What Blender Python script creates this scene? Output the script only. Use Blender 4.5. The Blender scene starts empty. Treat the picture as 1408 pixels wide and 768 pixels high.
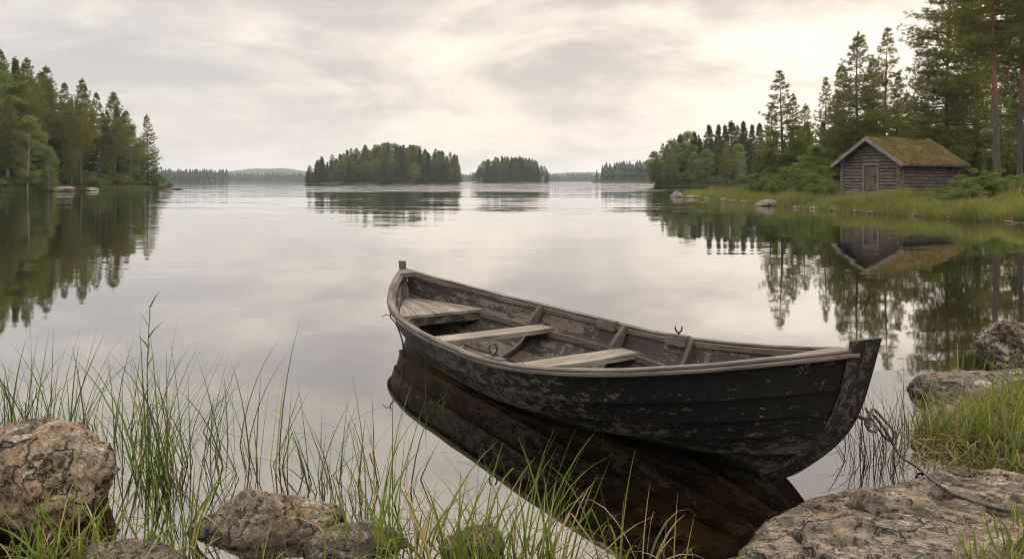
import bpy, bmesh, math, random
import numpy as np
from mathutils import Vector, Matrix

SC = bpy.context.scene
COL = SC.collection
R = math.radians

# ------------------------------------------------------------------ camera
HC, F, HZ = 1.7, 1050.0, 248.5           # eye height, focal length and horizon row in photo pixels
cam_d = bpy.data.cameras.new('camera')
cam = bpy.data.objects.new('camera', cam_d); COL.objects.link(cam)
cam.location = (0, 0, HC); cam.rotation_euler = (R(90), 0, 0)
cam_d.sensor_width = 36; cam_d.lens = F / 1408 * 36
cam_d.shift_y = -(384 - HZ) / 1408
cam_d.clip_start = 0.05; cam_d.clip_end = 20000
SC.camera = cam

# ------------------------------------------------------------------ light
SUN_AZ, SUN_EL = R(54), R(26)            # azimuth from +Y towards +X
SC.view_settings.view_transform = 'Standard'
SC.view_settings.look = 'None'
SC.view_settings.exposure = 0.5
SC.view_settings.gamma = 1.0
SC.view_settings.use_curve_mapping = False
SC.cycles.use_denoising = True; SC.cycles.pixel_filter_type = 'BLACKMAN_HARRIS'; SC.cycles.filter_width = 1.05
SC.cycles.max_bounces = 6; SC.cycles.diffuse_bounces = 2; SC.cycles.glossy_bounces = 3
SC.cycles.transmission_bounces = 4; SC.cycles.transparent_max_bounces = 8; SC.cycles.volume_bounces = 1
SC.cycles.caustics_reflective = False; SC.cycles.caustics_refractive = False
SC.cycles.sample_clamp_indirect = 4.0

class NT:
    """small helper to write node trees"""
    def __init__(s, tree): s.t = tree
    def n(s, typ, ins=None, **kw):
        nd = s.t.nodes.new(typ)
        for k, v in kw.items(): setattr(nd, k, v)
        for k, v in (ins or {}).items(): s.set(nd.inputs[k], v)
        return nd
    def set(s, sock, v):
        if isinstance(v, bpy.types.NodeSocket): s.t.links.new(v, sock)
        elif isinstance(v, bpy.types.Node): s.t.links.new(v.outputs[0], sock)
        else: sock.default_value = v
    def math(s, op, a, b=0.0, c=0.0, clamp=False):
        nd = s.t.nodes.new('ShaderNodeMath'); nd.operation = op; nd.use_clamp = clamp
        s.set(nd.inputs[0], a); s.set(nd.inputs[1], b); s.set(nd.inputs[2], c); return nd.outputs[0]
    def vmath(s, op, a, b=(0, 0, 0), out=0):
        nd = s.t.nodes.new('ShaderNodeVectorMath'); nd.operation = op
        s.set(nd.inputs[0], a)
        if op == 'SCALE': s.set(nd.inputs['Scale'], b)
        else: s.set(nd.inputs[1], b)
        return nd.outputs[out]
    def mix(s, f, a, b, mode='MIX'):
        nd = s.t.nodes.new('ShaderNodeMix'); nd.data_type = 'RGBA'; nd.blend_type = mode; nd.clamp_factor = True
        s.set(nd.inputs[0], f); s.set(nd.inputs[6], a); s.set(nd.inputs[7], b); return nd.outputs[2]
    def noise(s, vec, scale, detail=4.0, rough=0.55, dist=0.0, out='Fac'):
        nd = s.n('ShaderNodeTexNoise', {'Scale': scale, 'Detail': detail, 'Roughness': rough, 'Distortion': dist})
        if vec is not None: s.set(nd.inputs['Vector'], vec)
        return nd.outputs[out]
    def mapr(s, v, a, b, c=0.0, d=1.0, smooth=True):
        nd = s.n('ShaderNodeMapRange', {'Value': v, 'From Min': a, 'From Max': b, 'To Min': c, 'To Max': d})
        if smooth: nd.interpolation_type = 'SMOOTHSTEP'
        return nd.outputs[0]
    def mapping(s, vec, scale=(1, 1, 1), rot=(0, 0, 0), loc=(0, 0, 0)):
        return s.n('ShaderNodeMapping', {'Vector': vec, 'Scale': scale, 'Rotation': rot, 'Location': loc}).outputs[0]
    def bump(s, h, strength, dist, nrm=None):
        nd = s.n('ShaderNodeBump', {'Height': h, 'Strength': strength, 'Distance': dist})
        if nrm is not None: s.set(nd.inputs['Normal'], nrm)
        return nd.outputs[0]

def c4(c): return (c[0], c[1], c[2], 1.0)

W = bpy.data.worlds.new('World'); SC.world = W; W.use_nodes = True
def build_world():
    t = NT(W.node_tree); W.node_tree.nodes.clear()
    sky = t.n('ShaderNodeTexSky'); sky.sky_type = 'NISHITA'; sky.sun_disc = False
    sky.sun_elevation = SUN_EL; sky.sun_rotation = SUN_AZ
    sky.air_density = 1.2; sky.dust_density = 3.0
    d = t.vmath('NORMALIZE', t.n('ShaderNodeTexCoord').outputs['Generated'])
    sep = t.n('ShaderNodeSeparateXYZ', {0: d})
    z = t.math('MAXIMUM', sep.outputs['Z'], 0.0)
    k = t.math('DIVIDE', 1.0, t.math('ADD', z, 0.30))
    flat = t.n('ShaderNodeCombineXYZ', {0: t.math('MULTIPLY', sep.outputs['X'], k), 1: t.math('MULTIPLY', sep.outputs['Y'], k), 2: 0.0}).outputs[0]
    m1 = t.mapping(flat, (0.95, 1.1, 1), (0, 0, R(-12)), (3.1, 0.85, 0))
    n1 = t.noise(m1, 1.05, 7.0, 0.58, 0.7)
    n2 = t.noise(t.mapping(flat, (1.1, 1.7, 1), (0, 0, R(6)), (7.7, 2.2, 0)), 2.6, 6.0, 0.6, 0.4)
    cl = t.math('ADD', t.math('MULTIPLY', n1, 0.72), t.math('MULTIPLY', n2, 0.28))
    v = t.mapr(cl, 0.38, 0.62)
    # glow of the low sun behind the cloud deck
    ga, ge = R(20), R(9)      # the thin bright break in the clouds
    sd = (math.sin(ga) * math.cos(ge), math.cos(ga) * math.cos(ge), math.sin(ge))
    dp = t.math('MAXIMUM', t.vmath('DOT_PRODUCT', d, sd, 1), 0.0)
    wide = t.math('POWER', dp, 3.0); tight = t.math('POWER', dp, 22.0)
    grey = t.mix(v, (4.75, 4.65, 4.6, 1), (7.2, 6.6, 5.9, 1))
    warm = t.mix(v, (4.9, 4.3, 3.85, 1), (8.9, 7.55, 6.1, 1))
    cloud = t.mix(t.math('MULTIPLY', wide, 0.95), grey, warm)
    cloud = t.mix(t.math('MULTIPLY', tight, t.math('MULTIPLY', v, 0.45)), cloud, (9.8, 8.9, 7.8, 1))
    # faint pinkish layer low over the horizon
    low = t.mapr(z, 0.0, 0.16, 1.0, 0.0)
    cloud = t.mix(t.math('MULTIPLY', low, 0.55), cloud, (6.5, 6.0, 5.5, 1))
    # an overcast sky grows brighter towards the zenith
    zen = t.mapr(z, 0.25, 0.95, 1.0, 3.4)
    cloud = t.vmath('SCALE', cloud, zen)
    col = t.mix(0.93, sky.outputs[0], cloud)
    bg = t.n('ShaderNodeBackground', {'Color': col, 'Strength': 0.1})
    t.n('ShaderNodeOutputWorld', {'Surface': bg})
build_world()

sun_d = bpy.data.lights.new('sun', 'SUN'); sun_d.energy = 1.5; sun_d.angle = R(14); sun_d.color = (1.0, 0.82, 0.60)
sun = bpy.data.objects.new('sun', sun_d); COL.objects.link(sun)
sun.rotation_euler = Vector((-math.sin(SUN_AZ) * math.cos(SUN_EL), -math.cos(SUN_AZ) * math.cos(SUN_EL), -math.sin(SUN_EL))).to_track_quat('-Z', 'Y').to_euler()

# ------------------------------------------------------------------ helpers
def tag(o, label=None, cat=None, group=None, kind=None):
    if label: o['label'] = label
    if cat: o['category'] = cat
    if group: o['group'] = group
    if kind: o['kind'] = kind
    return o

def empty(name, loc=(0, 0, 0), rz=0.0):
    o = bpy.data.objects.new(name, None); COL.objects.link(o)
    o.empty_display_size = 0.2; o.location = loc; o.rotation_euler = (0, 0, rz); return o

def link_mesh(name, me, parent=None):
    o = bpy.data.objects.new(name, me); COL.objects.link(o)
    if parent is not None: o.parent = parent
    return o

def np_mesh(name, V, Fq, mat, smooth=False, attr=None):
    """mesh from a vertex array and an (n,3) or (n,4) face array"""
    V = np.asarray(V, np.float32); Fq = np.asarray(Fq, np.int32)
    me = bpy.data.meshes.new(name); k = Fq.shape[1]
    me.vertices.add(len(V)); me.vertices.foreach_set('co', V.ravel())
    me.loops.add(Fq.size); me.loops.foreach_set('vertex_index', Fq.ravel())
    me.polygons.add(len(Fq)); me.polygons.foreach_set('loop_start', np.arange(0, Fq.size, k, dtype=np.int32))
    if smooth: me.polygons.foreach_set('use_smooth', np.ones(len(Fq), bool))
    for m in (mat if isinstance(mat, (list, tuple)) else [mat]): me.materials.append(m)
    if attr is not None:
        a = me.attributes.new('tint', 'FLOAT', 'POINT'); a.data.foreach_set('value', np.asarray(attr, np.float32))
    me.update(calc_edges=True); me.validate()
    return me

class MB:
    """collects lofted pieces, each with a uv that runs along its grain, and links them as ONE mesh"""
    def __init__(s): s.v = []; s.f = []; s.uv = []; s.mi = []; s.sm = []; s.k = 0
    def loft(s, S, mats=None, cap=True, closed=True, smooth=False, mi=0):
        S = np.asarray(S, float); n, m, _ = S.shape; base = len(s.v); s.k += 1
        du = np.concatenate([[0], np.cumsum(np.linalg.norm(np.diff(S.mean(1), axis=0), axis=1))])
        ring = S[n // 2]; dv = np.concatenate([[0], np.cumsum(np.linalg.norm(np.roll(ring, -1, 0) - ring, axis=1))])
        off = (s.k * 7.31) % 40, (s.k * 3.77) % 29
        s.v += [tuple(p) for p in S.reshape(-1, 3)]
        for i in range(n - 1):
            for j in range(m if closed else m - 1):
                j2 = (j + 1) % m
                s.f.append((base + i * m + j, base + (i + 1) * m + j, base + (i + 1) * m + j2, base + i * m + j2))
                s.uv.append(((du[i] + off[0], dv[j] + off[1]), (du[i + 1] + off[0], dv[j] + off[1]), (du[i + 1] + off[0], dv[j + 1] + off[1]), (du[i] + off[0], dv[j + 1] + off[1])))
                s.mi.append(mats[j] if mats else mi); s.sm.append(smooth)
        if cap and closed:
            for i, order in ((0, range(m)), (n - 1, range(m - 1, -1, -1))):
                s.f.append(tuple(base + i * m + j for j in order))
                s.uv.append(tuple((dv[j] + off[0], 0.01 * j + off[1]) for j in order))
                s.mi.append(mats[0] if mats else mi); s.sm.append(False)
    def bar(s, p0, p1, w, h, up=(0, 0, 1), bev=0.006, mi=0, n=2, wob=0.0, rnd=None):
        """rectangular timber with worn corners from p0 to p1"""
        p0 = np.array(p0, float); p1 = np.array(p1, float); d = (p1 - p0); d /= np.linalg.norm(d)
        r = np.cross(d, up); r /= np.linalg.norm(r); u = np.cross(r, d)
        S = []
        for i in range(n):
            q = p0 + (p1 - p0) * i / (n - 1)
            if rnd: q = q + r * rnd.uniform(-wob, wob) + u * rnd.uniform(-wob, wob)
            S.append(rect(q, r, u, w, h, bev))
        s.loft(S, mi=mi)
    def tube(s, pts, rad, m=8, mi=0, cap=True):
        pts = np.asarray(pts, float); n = len(pts); rad = np.broadcast_to(rad, n)
        T = np.gradient(pts, axis=0); T /= np.linalg.norm(T, axis=1)[:, None] + 1e-9
        ref = np.array([0.0, 0, 1]) if abs(T[0, 2]) < 0.9 else np.array([1.0, 0, 0])
        a = np.cross(T[0], ref); a /= np.linalg.norm(a); S = []
        for i in range(n):
            a = a - T[i] * (a @ T[i]); a /= np.linalg.norm(a); b = np.cross(T[i], a)
            S.append([pts[i] + rad[i] * (math.cos(x) * a + math.sin(x) * b) for x in np.arange(m) * 2 * math.pi / m])
        s.loft(S, mi=mi, cap=cap, smooth=True)
    def build(s, name, mats, parent=None):
        me = bpy.data.meshes.new(name); me.from_pydata(s.v, [], s.f)
        for m in (mats if isinstance(mats, (list, tuple)) else [mats]): me.materials.append(m)
        uvl = me.uv_layers.new(name='UVMap')
        uvl.data.foreach_set('uv', np.array([c for f in s.uv for q in f for c in q], np.float32))
        me.polygons.foreach_set('material_index', np.array(s.mi, np.int32))
        me.polygons.foreach_set('use_smooth', np.array(s.sm, bool))
        bm = bmesh.new(); bm.from_mesh(me); bmesh.ops.recalc_face_normals(bm, faces=bm.faces); bm.to_mesh(me); bm.free()
        me.update(); return link_mesh(name, me, parent)

def rect(c, r, u, w, h, b=0.006):
    c = np.asarray(c, float); x, y = w / 2, h / 2
    q = [(-x + b, -y), (x - b, -y), (x, -y + b), (x, y - b), (x - b, y), (-x + b, y), (-x, y - b), (-x, -y + b)]
    return [c + a * r + d * u for a, d in q]

# value noise in numpy
def _h(i, j, k, s):
    n = (i * 374761393 + j * 668265263 + k * 2147483647 + s * 1274126177) & 0xFFFFFFFF
    n = ((n ^ (n >> 13)) * 1274126177) & 0xFFFFFFFF
    return ((n ^ (n >> 16)) & 0xFFFFFF) / 0xFFFFFF
def vnoise(P, s=0):
    P = np.asarray(P, float); I = np.floor(P).astype(np.int64); f = P - I; f = f * f * (3 - 2 * f); r = 0
    for dx in (0, 1):
        for dy in (0, 1):
            for dz in (0, 1):
                w = (f[:, 0] if dx else 1 - f[:, 0]) * (f[:, 1] if dy else 1 - f[:, 1]) * (f[:, 2] if dz else 1 - f[:, 2])
                r = r + w * _h(I[:, 0] + dx, I[:, 1] + dy, I[:, 2] + dz, s)
    return r
def fbm(P, oct=4, s=0, gain=0.5):
    P = np.asarray(P, float); a, t, r = 1.0, 0.0, 0
    for o in range(oct):
        r = r + a * vnoise(P * 2 ** o + 17.3 * o, s + o); t += a; a *= gain
    return r / t
def fbm1(x, y, **k): return fbm(np.column_stack([np.ravel(x), np.ravel(y), np.zeros(np.size(x))]), **k)

def at(px, py, z=0.0):
    """the place on level z that the photo shows at pixel px, py (used for planning the layout)"""
    D = F * (HC - z) / (py - HZ); return ((px - 704) / F * D, D)
def atd(px, D): return (px - 704) / F * D

# ------------------------------------------------------------------ materials
def new_mat(name):
    m = bpy.data.materials.new(name); m.use_nodes = True; m.node_tree.nodes.clear(); return m, NT(m.node_tree)
def finish(t, **ins):
    p = t.n('ShaderNodeBsdfPrincipled', ins); t.n('ShaderNodeOutputMaterial', {'Surface': p}); return p

def wood_mat(name, dark, light, paint=None, cover=0.5, flake=None, wl=False, bowblack=False, spec=0.3, grain=26.0, rough=0.8, bump=0.5, pscale=7.0, stain=None, flk=0.03):
    m, t = new_mat(name)
    tc = t.n('ShaderNodeTexCoord'); uv = tc.outputs['UV']; ob = tc.outputs['Object']
    g1 = t.noise(t.mapping(uv, (1.6, grain, 1)), 1.0, 6.0, 0.62, 0.6)
    g2 = t.noise(t.mapping(uv, (3.2, grain * 4.5, 1)), 1.0, 3.0, 0.6, 0.2)
    big = t.noise(t.mapping(uv, (1.3, 3.0, 1), (0, 0, 0), (3, 5, 0)), 1.6, 5.0, 0.6)
    g = t.math('ADD', t.math('MULTIPLY', g1, 0.5), t.math('ADD', t.math('MULTIPLY', g2, 0.22), t.math('MULTIPLY', big, 0.34)))
    col = t.mix(t.mapr(g, 0.36, 0.70), c4(dark), c4(light))
    crack = t.mapr(t.noise(t.mapping(uv, (0.9, grain * 1.7, 1), (0, 0, 0), (9, 2, 0)), 1.0, 3.0, 0.5, 0.3), 0.30, 0.36, 1.0, 0.0)
    col = t.mix(t.math('MULTIPLY', crack, 0.75), col, c4([x * 0.18 for x in dark]))
    if stain:
        s = t.mapr(t.noise(t.mapping(uv, (1.1, 2.2, 1), (0, 0, 0), (1, 8, 0)), 2.2, 6.0, 0.65), 0.52, 0.66)
        col = t.mix(t.math('MULTIPLY', s, 0.8), col, c4(stain))
    h = t.math('ADD', t.math('MULTIPLY', g1, 0.6), t.math('ADD', t.math('MULTIPLY', g2, 0.4), t.math('MULTIPLY', crack, -0.6)))
    ro = rough
    if paint:
        pn = t.noise(t.mapping(uv, (0.75, 1.3, 1), (0, 0, 0), (2, 3, 0)), pscale, 12.0, 0.78, 0.2)
        pb = t.noise(t.mapping(uv, (0.5, 1.0, 1), (0, 0, 0), (12, 1, 0)), 1.25, 3.0, 0.5)
        pm = t.math('ADD', t.math('MULTIPLY', pn, 0.56), t.math('ADD', t.math('MULTIPLY', pb, 0.40), t.math('MULTIPLY', g2, 0.12)))
        thr = 0.54 + (cover - 0.5) * 0.34
        if bowblack:      # the bow end kept most of its tar
            xo = t.n('ShaderNodeSeparateXYZ', {0: ob}).outputs['X']
            pm = t.math('SUBTRACT', pm, t.mapr(xo, 1.0, 2.2, 0.0, 0.085))
        mask = t.mapr(pm, thr - 0.014, thr + 0.014, 1.0, 0.0)
        pcol = t.mix(t.mapr(g, 0.3, 0.72), c4([x * 0.7 for x in paint]), c4([x * 1.35 for x in paint]))
        if flake:
            edge = t.math('MULTIPLY', t.mapr(pm, thr - flk, thr - flk + 0.02), t.mapr(pm, thr + 0.005, thr + 0.03, 1.0, 0.0))
            spk = t.math('MULTIPLY', t.mapr(t.noise(t.mapping(uv, (0.7, 1.2, 1), (0, 0, 0), (5, 5, 0)), 27.0, 5.0, 0.65), 0.63, 0.67), t.mapr(t.noise(t.mapping(uv, (0.8, 1.6, 1), (0, 0, 0), (7, 9, 0)), 2.4, 3.0), 0.5, 0.6))
            pcol = t.mix(t.math('MAXIMUM', t.math('MULTIPLY', edge, 0.5), t.math('MULTIPLY', spk, 0.7)), pcol, c4(flake))
        col = t.mix(mask, col, pcol)
        h = t.math('ADD', h, t.math('MULTIPLY', mask, 0.6))
        ro = t.mix(mask, (rough,) * 3 + (1,), (max(0.5, rough - 0.12),) * 3 + (1,))
    if wl:      # wet band and a line of dried scum where the hull sits in the water
        z = t.n('ShaderNodeSeparateXYZ', {0: t.n('ShaderNodeNewGeometry').outputs['Position']}).outputs['Z']
        zz = t.math('ADD', z, t.math('MULTIPLY', t.math('SUBTRACT', big, 0.5), 0.05))
        scum = t.math('MULTIPLY', t.mapr(zz, 0.03, 0.045), t.mapr(zz, 0.055, 0.09, 1.0, 0.0))
        col = t.mix(t.math('MULTIPLY', scum, t.mapr(g2, 0.35, 0.6, 0.1, 0.55)), col, (0.12, 0.105, 0.065, 1))
        wet = t.mapr(zz, 0.025, 0.04, 1.0, 0.0)
        col = t.mix(t.math('MULTIPLY', wet, 0.8), col, (0.010, 0.009, 0.006, 1))
    finish(t, **{'Base Color': col, 'Roughness': ro, 'Normal': t.bump(h, bump, 0.004), 'Specular IOR Level': spec})
    return m

M_TAR = wood_mat('tarred planks', (0.034, 0.025, 0.017), (0.215, 0.175, 0.138), (0.0105, 0.0098, 0.0090), 0.595, (0.38, 0.34, 0.29), rough=0.82, bump=0.9, pscale=13, wl=True, bowblack=True, spec=0.18)
M_LOWER = wood_mat('scummy lower planks', (0.030, 0.022, 0.015), (0.165, 0.120, 0.080), (0.013, 0.012, 0.0115), 0.56, (0.24, 0.21, 0.165), rough=0.8, bump=0.8, pscale=12, wl=True, spec=0.18, stain=(0.10, 0.085, 0.055))
M_INNER = wood_mat('worn inner planks', (0.04, 0.030, 0.022), (0.165, 0.125, 0.092), (0.030, 0.025, 0.021), 0.60, (0.42, 0.38, 0.33), pscale=5.5, stain=(0.12, 0.07, 0.042), bump=0.7, flk=0.022)
M_GUN = wood_mat('grey gunwale wood', (0.035, 0.028, 0.021), (0.215, 0.187, 0.158), None, grain=30, bump=1.0, stain=(0.07, 0.056, 0.044))
M_RAILD = wood_mat('dark rail wood', (0.04, 0.033, 0.027), (0.17, 0.142, 0.115), None, grain=30, bump=0.8)
M_SEAT = wood_mat('sun bleached seat wood', (0.075, 0.060, 0.045), (0.31, 0.268, 0.222), None, grain=22, bump=0.9, stain=(0.17, 0.14, 0.11))
M_STEM = wood_mat('stem wood', (0.026, 0.020, 0.015), (0.175, 0.140, 0.108), (0.017, 0.0145, 0.012), 0.66, (0.22, 0.19, 0.16), bump=1.0, pscale=16, spec=0.2)
M_LOG = wood_mat('weathered log', (0.035, 0.026, 0.02), (0.215, 0.183, 0.158), None, grain=9, bump=1.0)
M_BOARD = wood_mat('grey weathered board', (0.10, 0.092, 0.084), (0.29, 0.27, 0.255), None, grain=14, bump=0.6)
M_DFRAME = wood_mat('door frame wood', (0.085, 0.075, 0.065), (0.25, 0.23, 0.21), None, grain=14, bump=0.6)
M_DOOR = wood_mat('door board', (0.055, 0.043, 0.035), (0.185, 0.15, 0.125), None, grain=10, bump=0.6)

def metal_mat():
    m, t = new_mat('rusty iron'); ob = t.n('ShaderNodeTexCoord').outputs['Object']
    n = t.noise(ob, 60, 5)
    finish(t, **{'Base Color': t.mix(t.mapr(n, 0.4, 0.62), (0.018, 0.015, 0.014, 1), (0.09, 0.045, 0.025, 1)), 'Roughness': 0.75, 'Metallic': 0.3, 'Normal': t.bump(n, 0.5, 0.003)})
    return m
M_IRON = metal_mat()

def rope_mat():
    m, t = new_mat('old rope'); uv = t.n('ShaderNodeTexCoord').outputs['UV']
    w = t.n('ShaderNodeTexWave', {'Vector': t.mapping(uv, (1, 1, 1), (0, 0, R(35))), 'Scale': 38.0, 'Distortion': 1.5, 'Detail': 2.0}).outputs[1]
    n = t.noise(uv, 9, 4)
    finish(t, **{'Base Color': t.mix(t.mapr(n, 0.3, 0.7), (0.075, 0.067, 0.056, 1), (0.21, 0.19, 0.165, 1)), 'Roughness': 0.95, 'Normal': t.bump(w, 0.9, 0.006)})
    return m
M_ROPE = rope_mat()

def rock_mat(name, tone=(0.25, 0.215, 0.18), warm=(0.33, 0.225, 0.15), wet=0.12):
    m, t = new_mat(name); geo = t.n('ShaderNodeNewGeometry'); P = geo.outputs['Position']
    big = t.noise(P, 2.6, 5, 0.6, 0.5); mid = t.noise(P, 9.0, 7, 0.65, 0.3); fine = t.noise(P, 55.0, 6, 0.7)
    speck = t.noise(P, 170.0, 3, 0.7)
    col = t.mix(t.mapr(mid, 0.34, 0.68), c4([x * 0.40 for x in tone]), c4([x * 1.45 for x in tone]))
    col = t.mix(t.math('MULTIPLY', t.mapr(big, 0.46, 0.64), 0.75), col, c4(warm))
    col = t.mix(t.math('MULTIPLY', t.mapr(fine, 0.36, 0.68, 0.9, 0.0), 0.8), col, c4([x * 0.24 for x in tone]))
    col = t.mix(t.math('MULTIPLY', t.mapr(speck, 0.56, 0.68), 0.45), col, (0.40, 0.37, 0.33, 1))
    pit = t.mapr(t.noise(t.mapping(P, (1, 1, 1), (0, 0, 0), (8, 1, 5)), 24.0, 5, 0.65, 0.6), 0.385, 0.43, 1.0, 0.0)
    col = t.mix(t.math('MULTIPLY', pit, 0.8), col, (0.022, 0.018, 0.013, 1))
    lich = t.mapr(t.math('ADD', t.math('MULTIPLY', t.noise(P, 5.2, 8, 0.7, 0.6), 0.8), t.math('MULTIPLY', fine, 0.2)), 0.555, 0.60)
    col = t.mix(t.math('MULTIPLY', lich, 0.82), col, (0.50, 0.47, 0.40, 1))
    orng = t.mapr(t.noise(t.mapping(P, (1, 1, 1), (0, 0, 0), (4, 7, 1)), 6.5, 7, 0.7), 0.60, 0.645)
    col = t.mix(t.math('MULTIPLY', orng, 0.5), col, (0.36, 0.19, 0.085, 1))
    moss = t.mapr(t.noise(t.mapping(P, (1, 1, 1), (0, 0, 0), (1, 3, 8)), 4.0, 7, 0.7), 0.57, 0.65)
    col = t.mix(t.math('MULTIPLY', moss, 0.75), col, (0.035, 0.031, 0.02, 1))
    vor = t.n('ShaderNodeTexVoronoi', {'Vector': t.vmath('ADD', P, t.vmath('SCALE', t.noise(P, 4.0, 4, out='Color'), 0.35)), 'Scale': 3.4}); vor.feature = 'DISTANCE_TO_EDGE'
    crack = t.mapr(vor.outputs['Distance'], 0.0, 0.03, 1.0, 0.0)
    crack = t.math('MULTIPLY', crack, t.mapr(t.noise(P, 2.1, 3), 0.44, 0.58))
    col = t.mix(t.math('MULTIPLY', crack, 0.85), col, (0.018, 0.015, 0.011, 1))
    # dark band of algae a hand's breadth above the water
    z = t.n('ShaderNodeSeparateXYZ', {0: P}).outputs['Z']
    wt = t.mapr(t.math('ADD', z, t.math('MULTIPLY', mid, 0.08)), 0.03, 0.03 + wet, 0.85, 0.0)
    col = t.mix(wt, col, (0.022, 0.018, 0.013, 1))
    h = t.math('ADD', t.math('MULTIPLY', mid, 1.0), t.math('ADD', t.math('MULTIPLY', fine, 0.55), t.math('ADD', t.math('MULTIPLY', crack, -0.9), t.math('MULTIPLY', pit, -0.7))))
    finish(t, **{'Base Color': col, 'Roughness': 0.88, 'Normal': t.bump(h, 1.0, 0.05), 'Specular IOR Level': 0.3})
    return m
M_ROCK = rock_mat('lichen covered rock', (0.33, 0.262, 0.195), (0.39, 0.24, 0.125))
M_SLAB = rock_mat('weathered bedrock', (0.345, 0.275, 0.21), (0.37, 0.245, 0.15), 0.05)
M_ROCKD = rock_mat('dark grey rock', (0.235, 0.195, 0.155), (0.29, 0.20, 0.125), 0.10)
M_ROCKF = rock_mat('pale shore rock', (0.33, 0.29, 0.25), (0.32, 0.25, 0.19), 0.10)

def ground_mat(name, a, b, c, scale=0.6):
    m, t = new_mat(name); P = t.n('ShaderNodeNewGeometry').outputs['Position']
    n = t.noise(P, scale, 7, 0.65); f = t.noise(P, scale * 22, 5, 0.7)
    col = t.mix(t.mapr(n, 0.35, 0.65), c4(a), c4(b)); col = t.mix(t.math('MULTIPLY', t.mapr(f, 0.45, 0.65), 0.6), col, c4(c))
    finish(t, **{'Base Color': col, 'Roughness': 0.95, 'Normal': t.bump(f, 0.8, 0.05), 'Specular IOR Level': 0.15}); return m
M_LAND = ground_mat('mossy forest floor', (0.025, 0.032, 0.011), (0.055, 0.065, 0.022), (0.04, 0.032, 0.016), 0.35)
M_SOIL = ground_mat('peaty bank soil', (0.022, 0.017, 0.011), (0.065, 0.052, 0.03), (0.10, 0.085, 0.045), 3.0)
M_BED = ground_mat('peat lake bed', (0.020, 0.014, 0.007), (0.14, 0.10, 0.045), (0.04, 0.028, 0.013), 1.7)
M_HILL = ground_mat('forested hill', (0.03, 0.042, 0.02), (0.045, 0.06, 0.028), (0.025, 0.034, 0.016), 0.02)

def leaf_mat(name, a, b, dry=None, dryf=0.0, trans=0.35, nscale=0.9):
    m, t = new_mat(name); geo = t.n('ShaderNodeNewGeometry'); ob = t.n('ShaderNodeTexCoord').outputs['Object']
    r = geo.outputs['Random Per Island']; oi = t.n('ShaderNodeObjectInfo').outputs['Random']
    n = t.noise(ob, nscale, 3, 0.6)
    f = t.math('ADD', t.math('MULTIPLY', r, 0.45), t.math('ADD', t.math('MULTIPLY', t.mapr(n, 0.3, 0.7), 0.4), t.math('MULTIPLY', oi, 0.25)))
    col = t.mix(f, c4(a), c4(b))
    if dry: col = t.mix(t.mapr(t.math('FRACT', t.math('MULTIPLY', r, 7.13)), 1 - dryf, 1 - dryf + 0.02), col, c4(dry))
    p = t.n('ShaderNodeBsdfPrincipled', {'Base Color': col, 'Roughness': 0.62, 'Specular IOR Level': 0.25})
    tr = t.n('ShaderNodeBsdfTranslucent', {'Color': t.mix(0.5, col, t.mix(1.0, col, (1.5, 1.6, 0.6, 1), 'MULTIPLY'))})
    t.n('ShaderNodeOutputMaterial', {'Surface': t.n('ShaderNodeMixShader', {0: trans, 1: p.outputs[0], 2: tr.outputs[0]})}); return m
M_PINE = leaf_mat('pine needles', (0.070, 0.088, 0.022), (0.178, 0.188, 0.050), trans=0.42)
M_SPRUCE = leaf_mat('spruce needles', (0.055, 0.070, 0.022), (0.135, 0.145, 0.044), trans=0.42)
M_BIRCH = leaf_mat('birch leaves', (0.100, 0.130, 0.032), (0.190, 0.215, 0.062), trans=0.5)
M_SHRUB = leaf_mat('shrub leaves', (0.080, 0.115, 0.030), (0.150, 0.185, 0.055), trans=0.5)
M_FARW = leaf_mat('distant wood', (0.016, 0.026, 0.013), (0.034, 0.047, 0.022), trans=0.1, nscale=0.02)
M_GRASS = leaf_mat('shore grass', (0.068, 0.096, 0.021), (0.200, 0.225, 0.060), (0.27, 0.19, 0.10), 0.20, 0.42, 0.7)
M_SEDGE = leaf_mat('sedge blades', (0.060, 0.095, 0.016), (0.165, 0.215, 0.040), (0.34, 0.27, 0.13), 0.15, 0.45, 1.5)
M_REED = leaf_mat('reed stems', (0.026, 0.040, 0.011), (0.085, 0.118, 0.030), (0.12, 0.09, 0.045), 0.12, 0.3, 1.5)
M_DRY = leaf_mat('dry grass', (0.16, 0.12, 0.06), (0.38, 0.30, 0.16), (0.08, 0.1, 0.03), 0.2, 0.35, 1.5)
M_DEAD = leaf_mat('dead stems', (0.02, 0.015, 0.01), (0.06, 0.05, 0.03), (0.04, 0.05, 0.015), 0.3, 0.1, 1.5)

def bark_mat(name, low, high, z0, z1, white=False):
    m, t = new_mat(name); ob = t.n('ShaderNodeTexCoord').outputs['Object']; z = t.n('ShaderNodeSeparateXYZ', {0: ob}).outputs['Z']
    n = t.noise(t.mapping(ob, (1, 1, 0.25)), 14, 5, 0.65)
    col = t.mix(t.mapr(t.math('ADD', z, t.math('MULTIPLY', n, 3.0)), z0, z1), c4(low), c4(high))
    if white:
        b = t.mapr(t.noise(t.mapping(ob, (1, 1, 3.5)), 6, 4), 0.56, 0.62); col = t.mix(b, col, (0.03, 0.027, 0.024, 1))
    else: col = t.mix(t.mapr(n, 0.35, 0.55, 0.75, 0.0), col, c4([x * 0.35 for x in low]))
    finish(t, **{'Base Color': col, 'Roughness': 0.9, 'Normal': t.bump(n, 0.8, 0.04), 'Specular IOR Level': 0.2}); return m
M_PBARK = bark_mat('pine bark', (0.105, 0.088, 0.075), (0.29, 0.145, 0.08), 7.5, 11.5)
M_SBARK = bark_mat('spruce bark', (0.085, 0.068, 0.055), (0.11, 0.08, 0.06), 3, 12)
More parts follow.
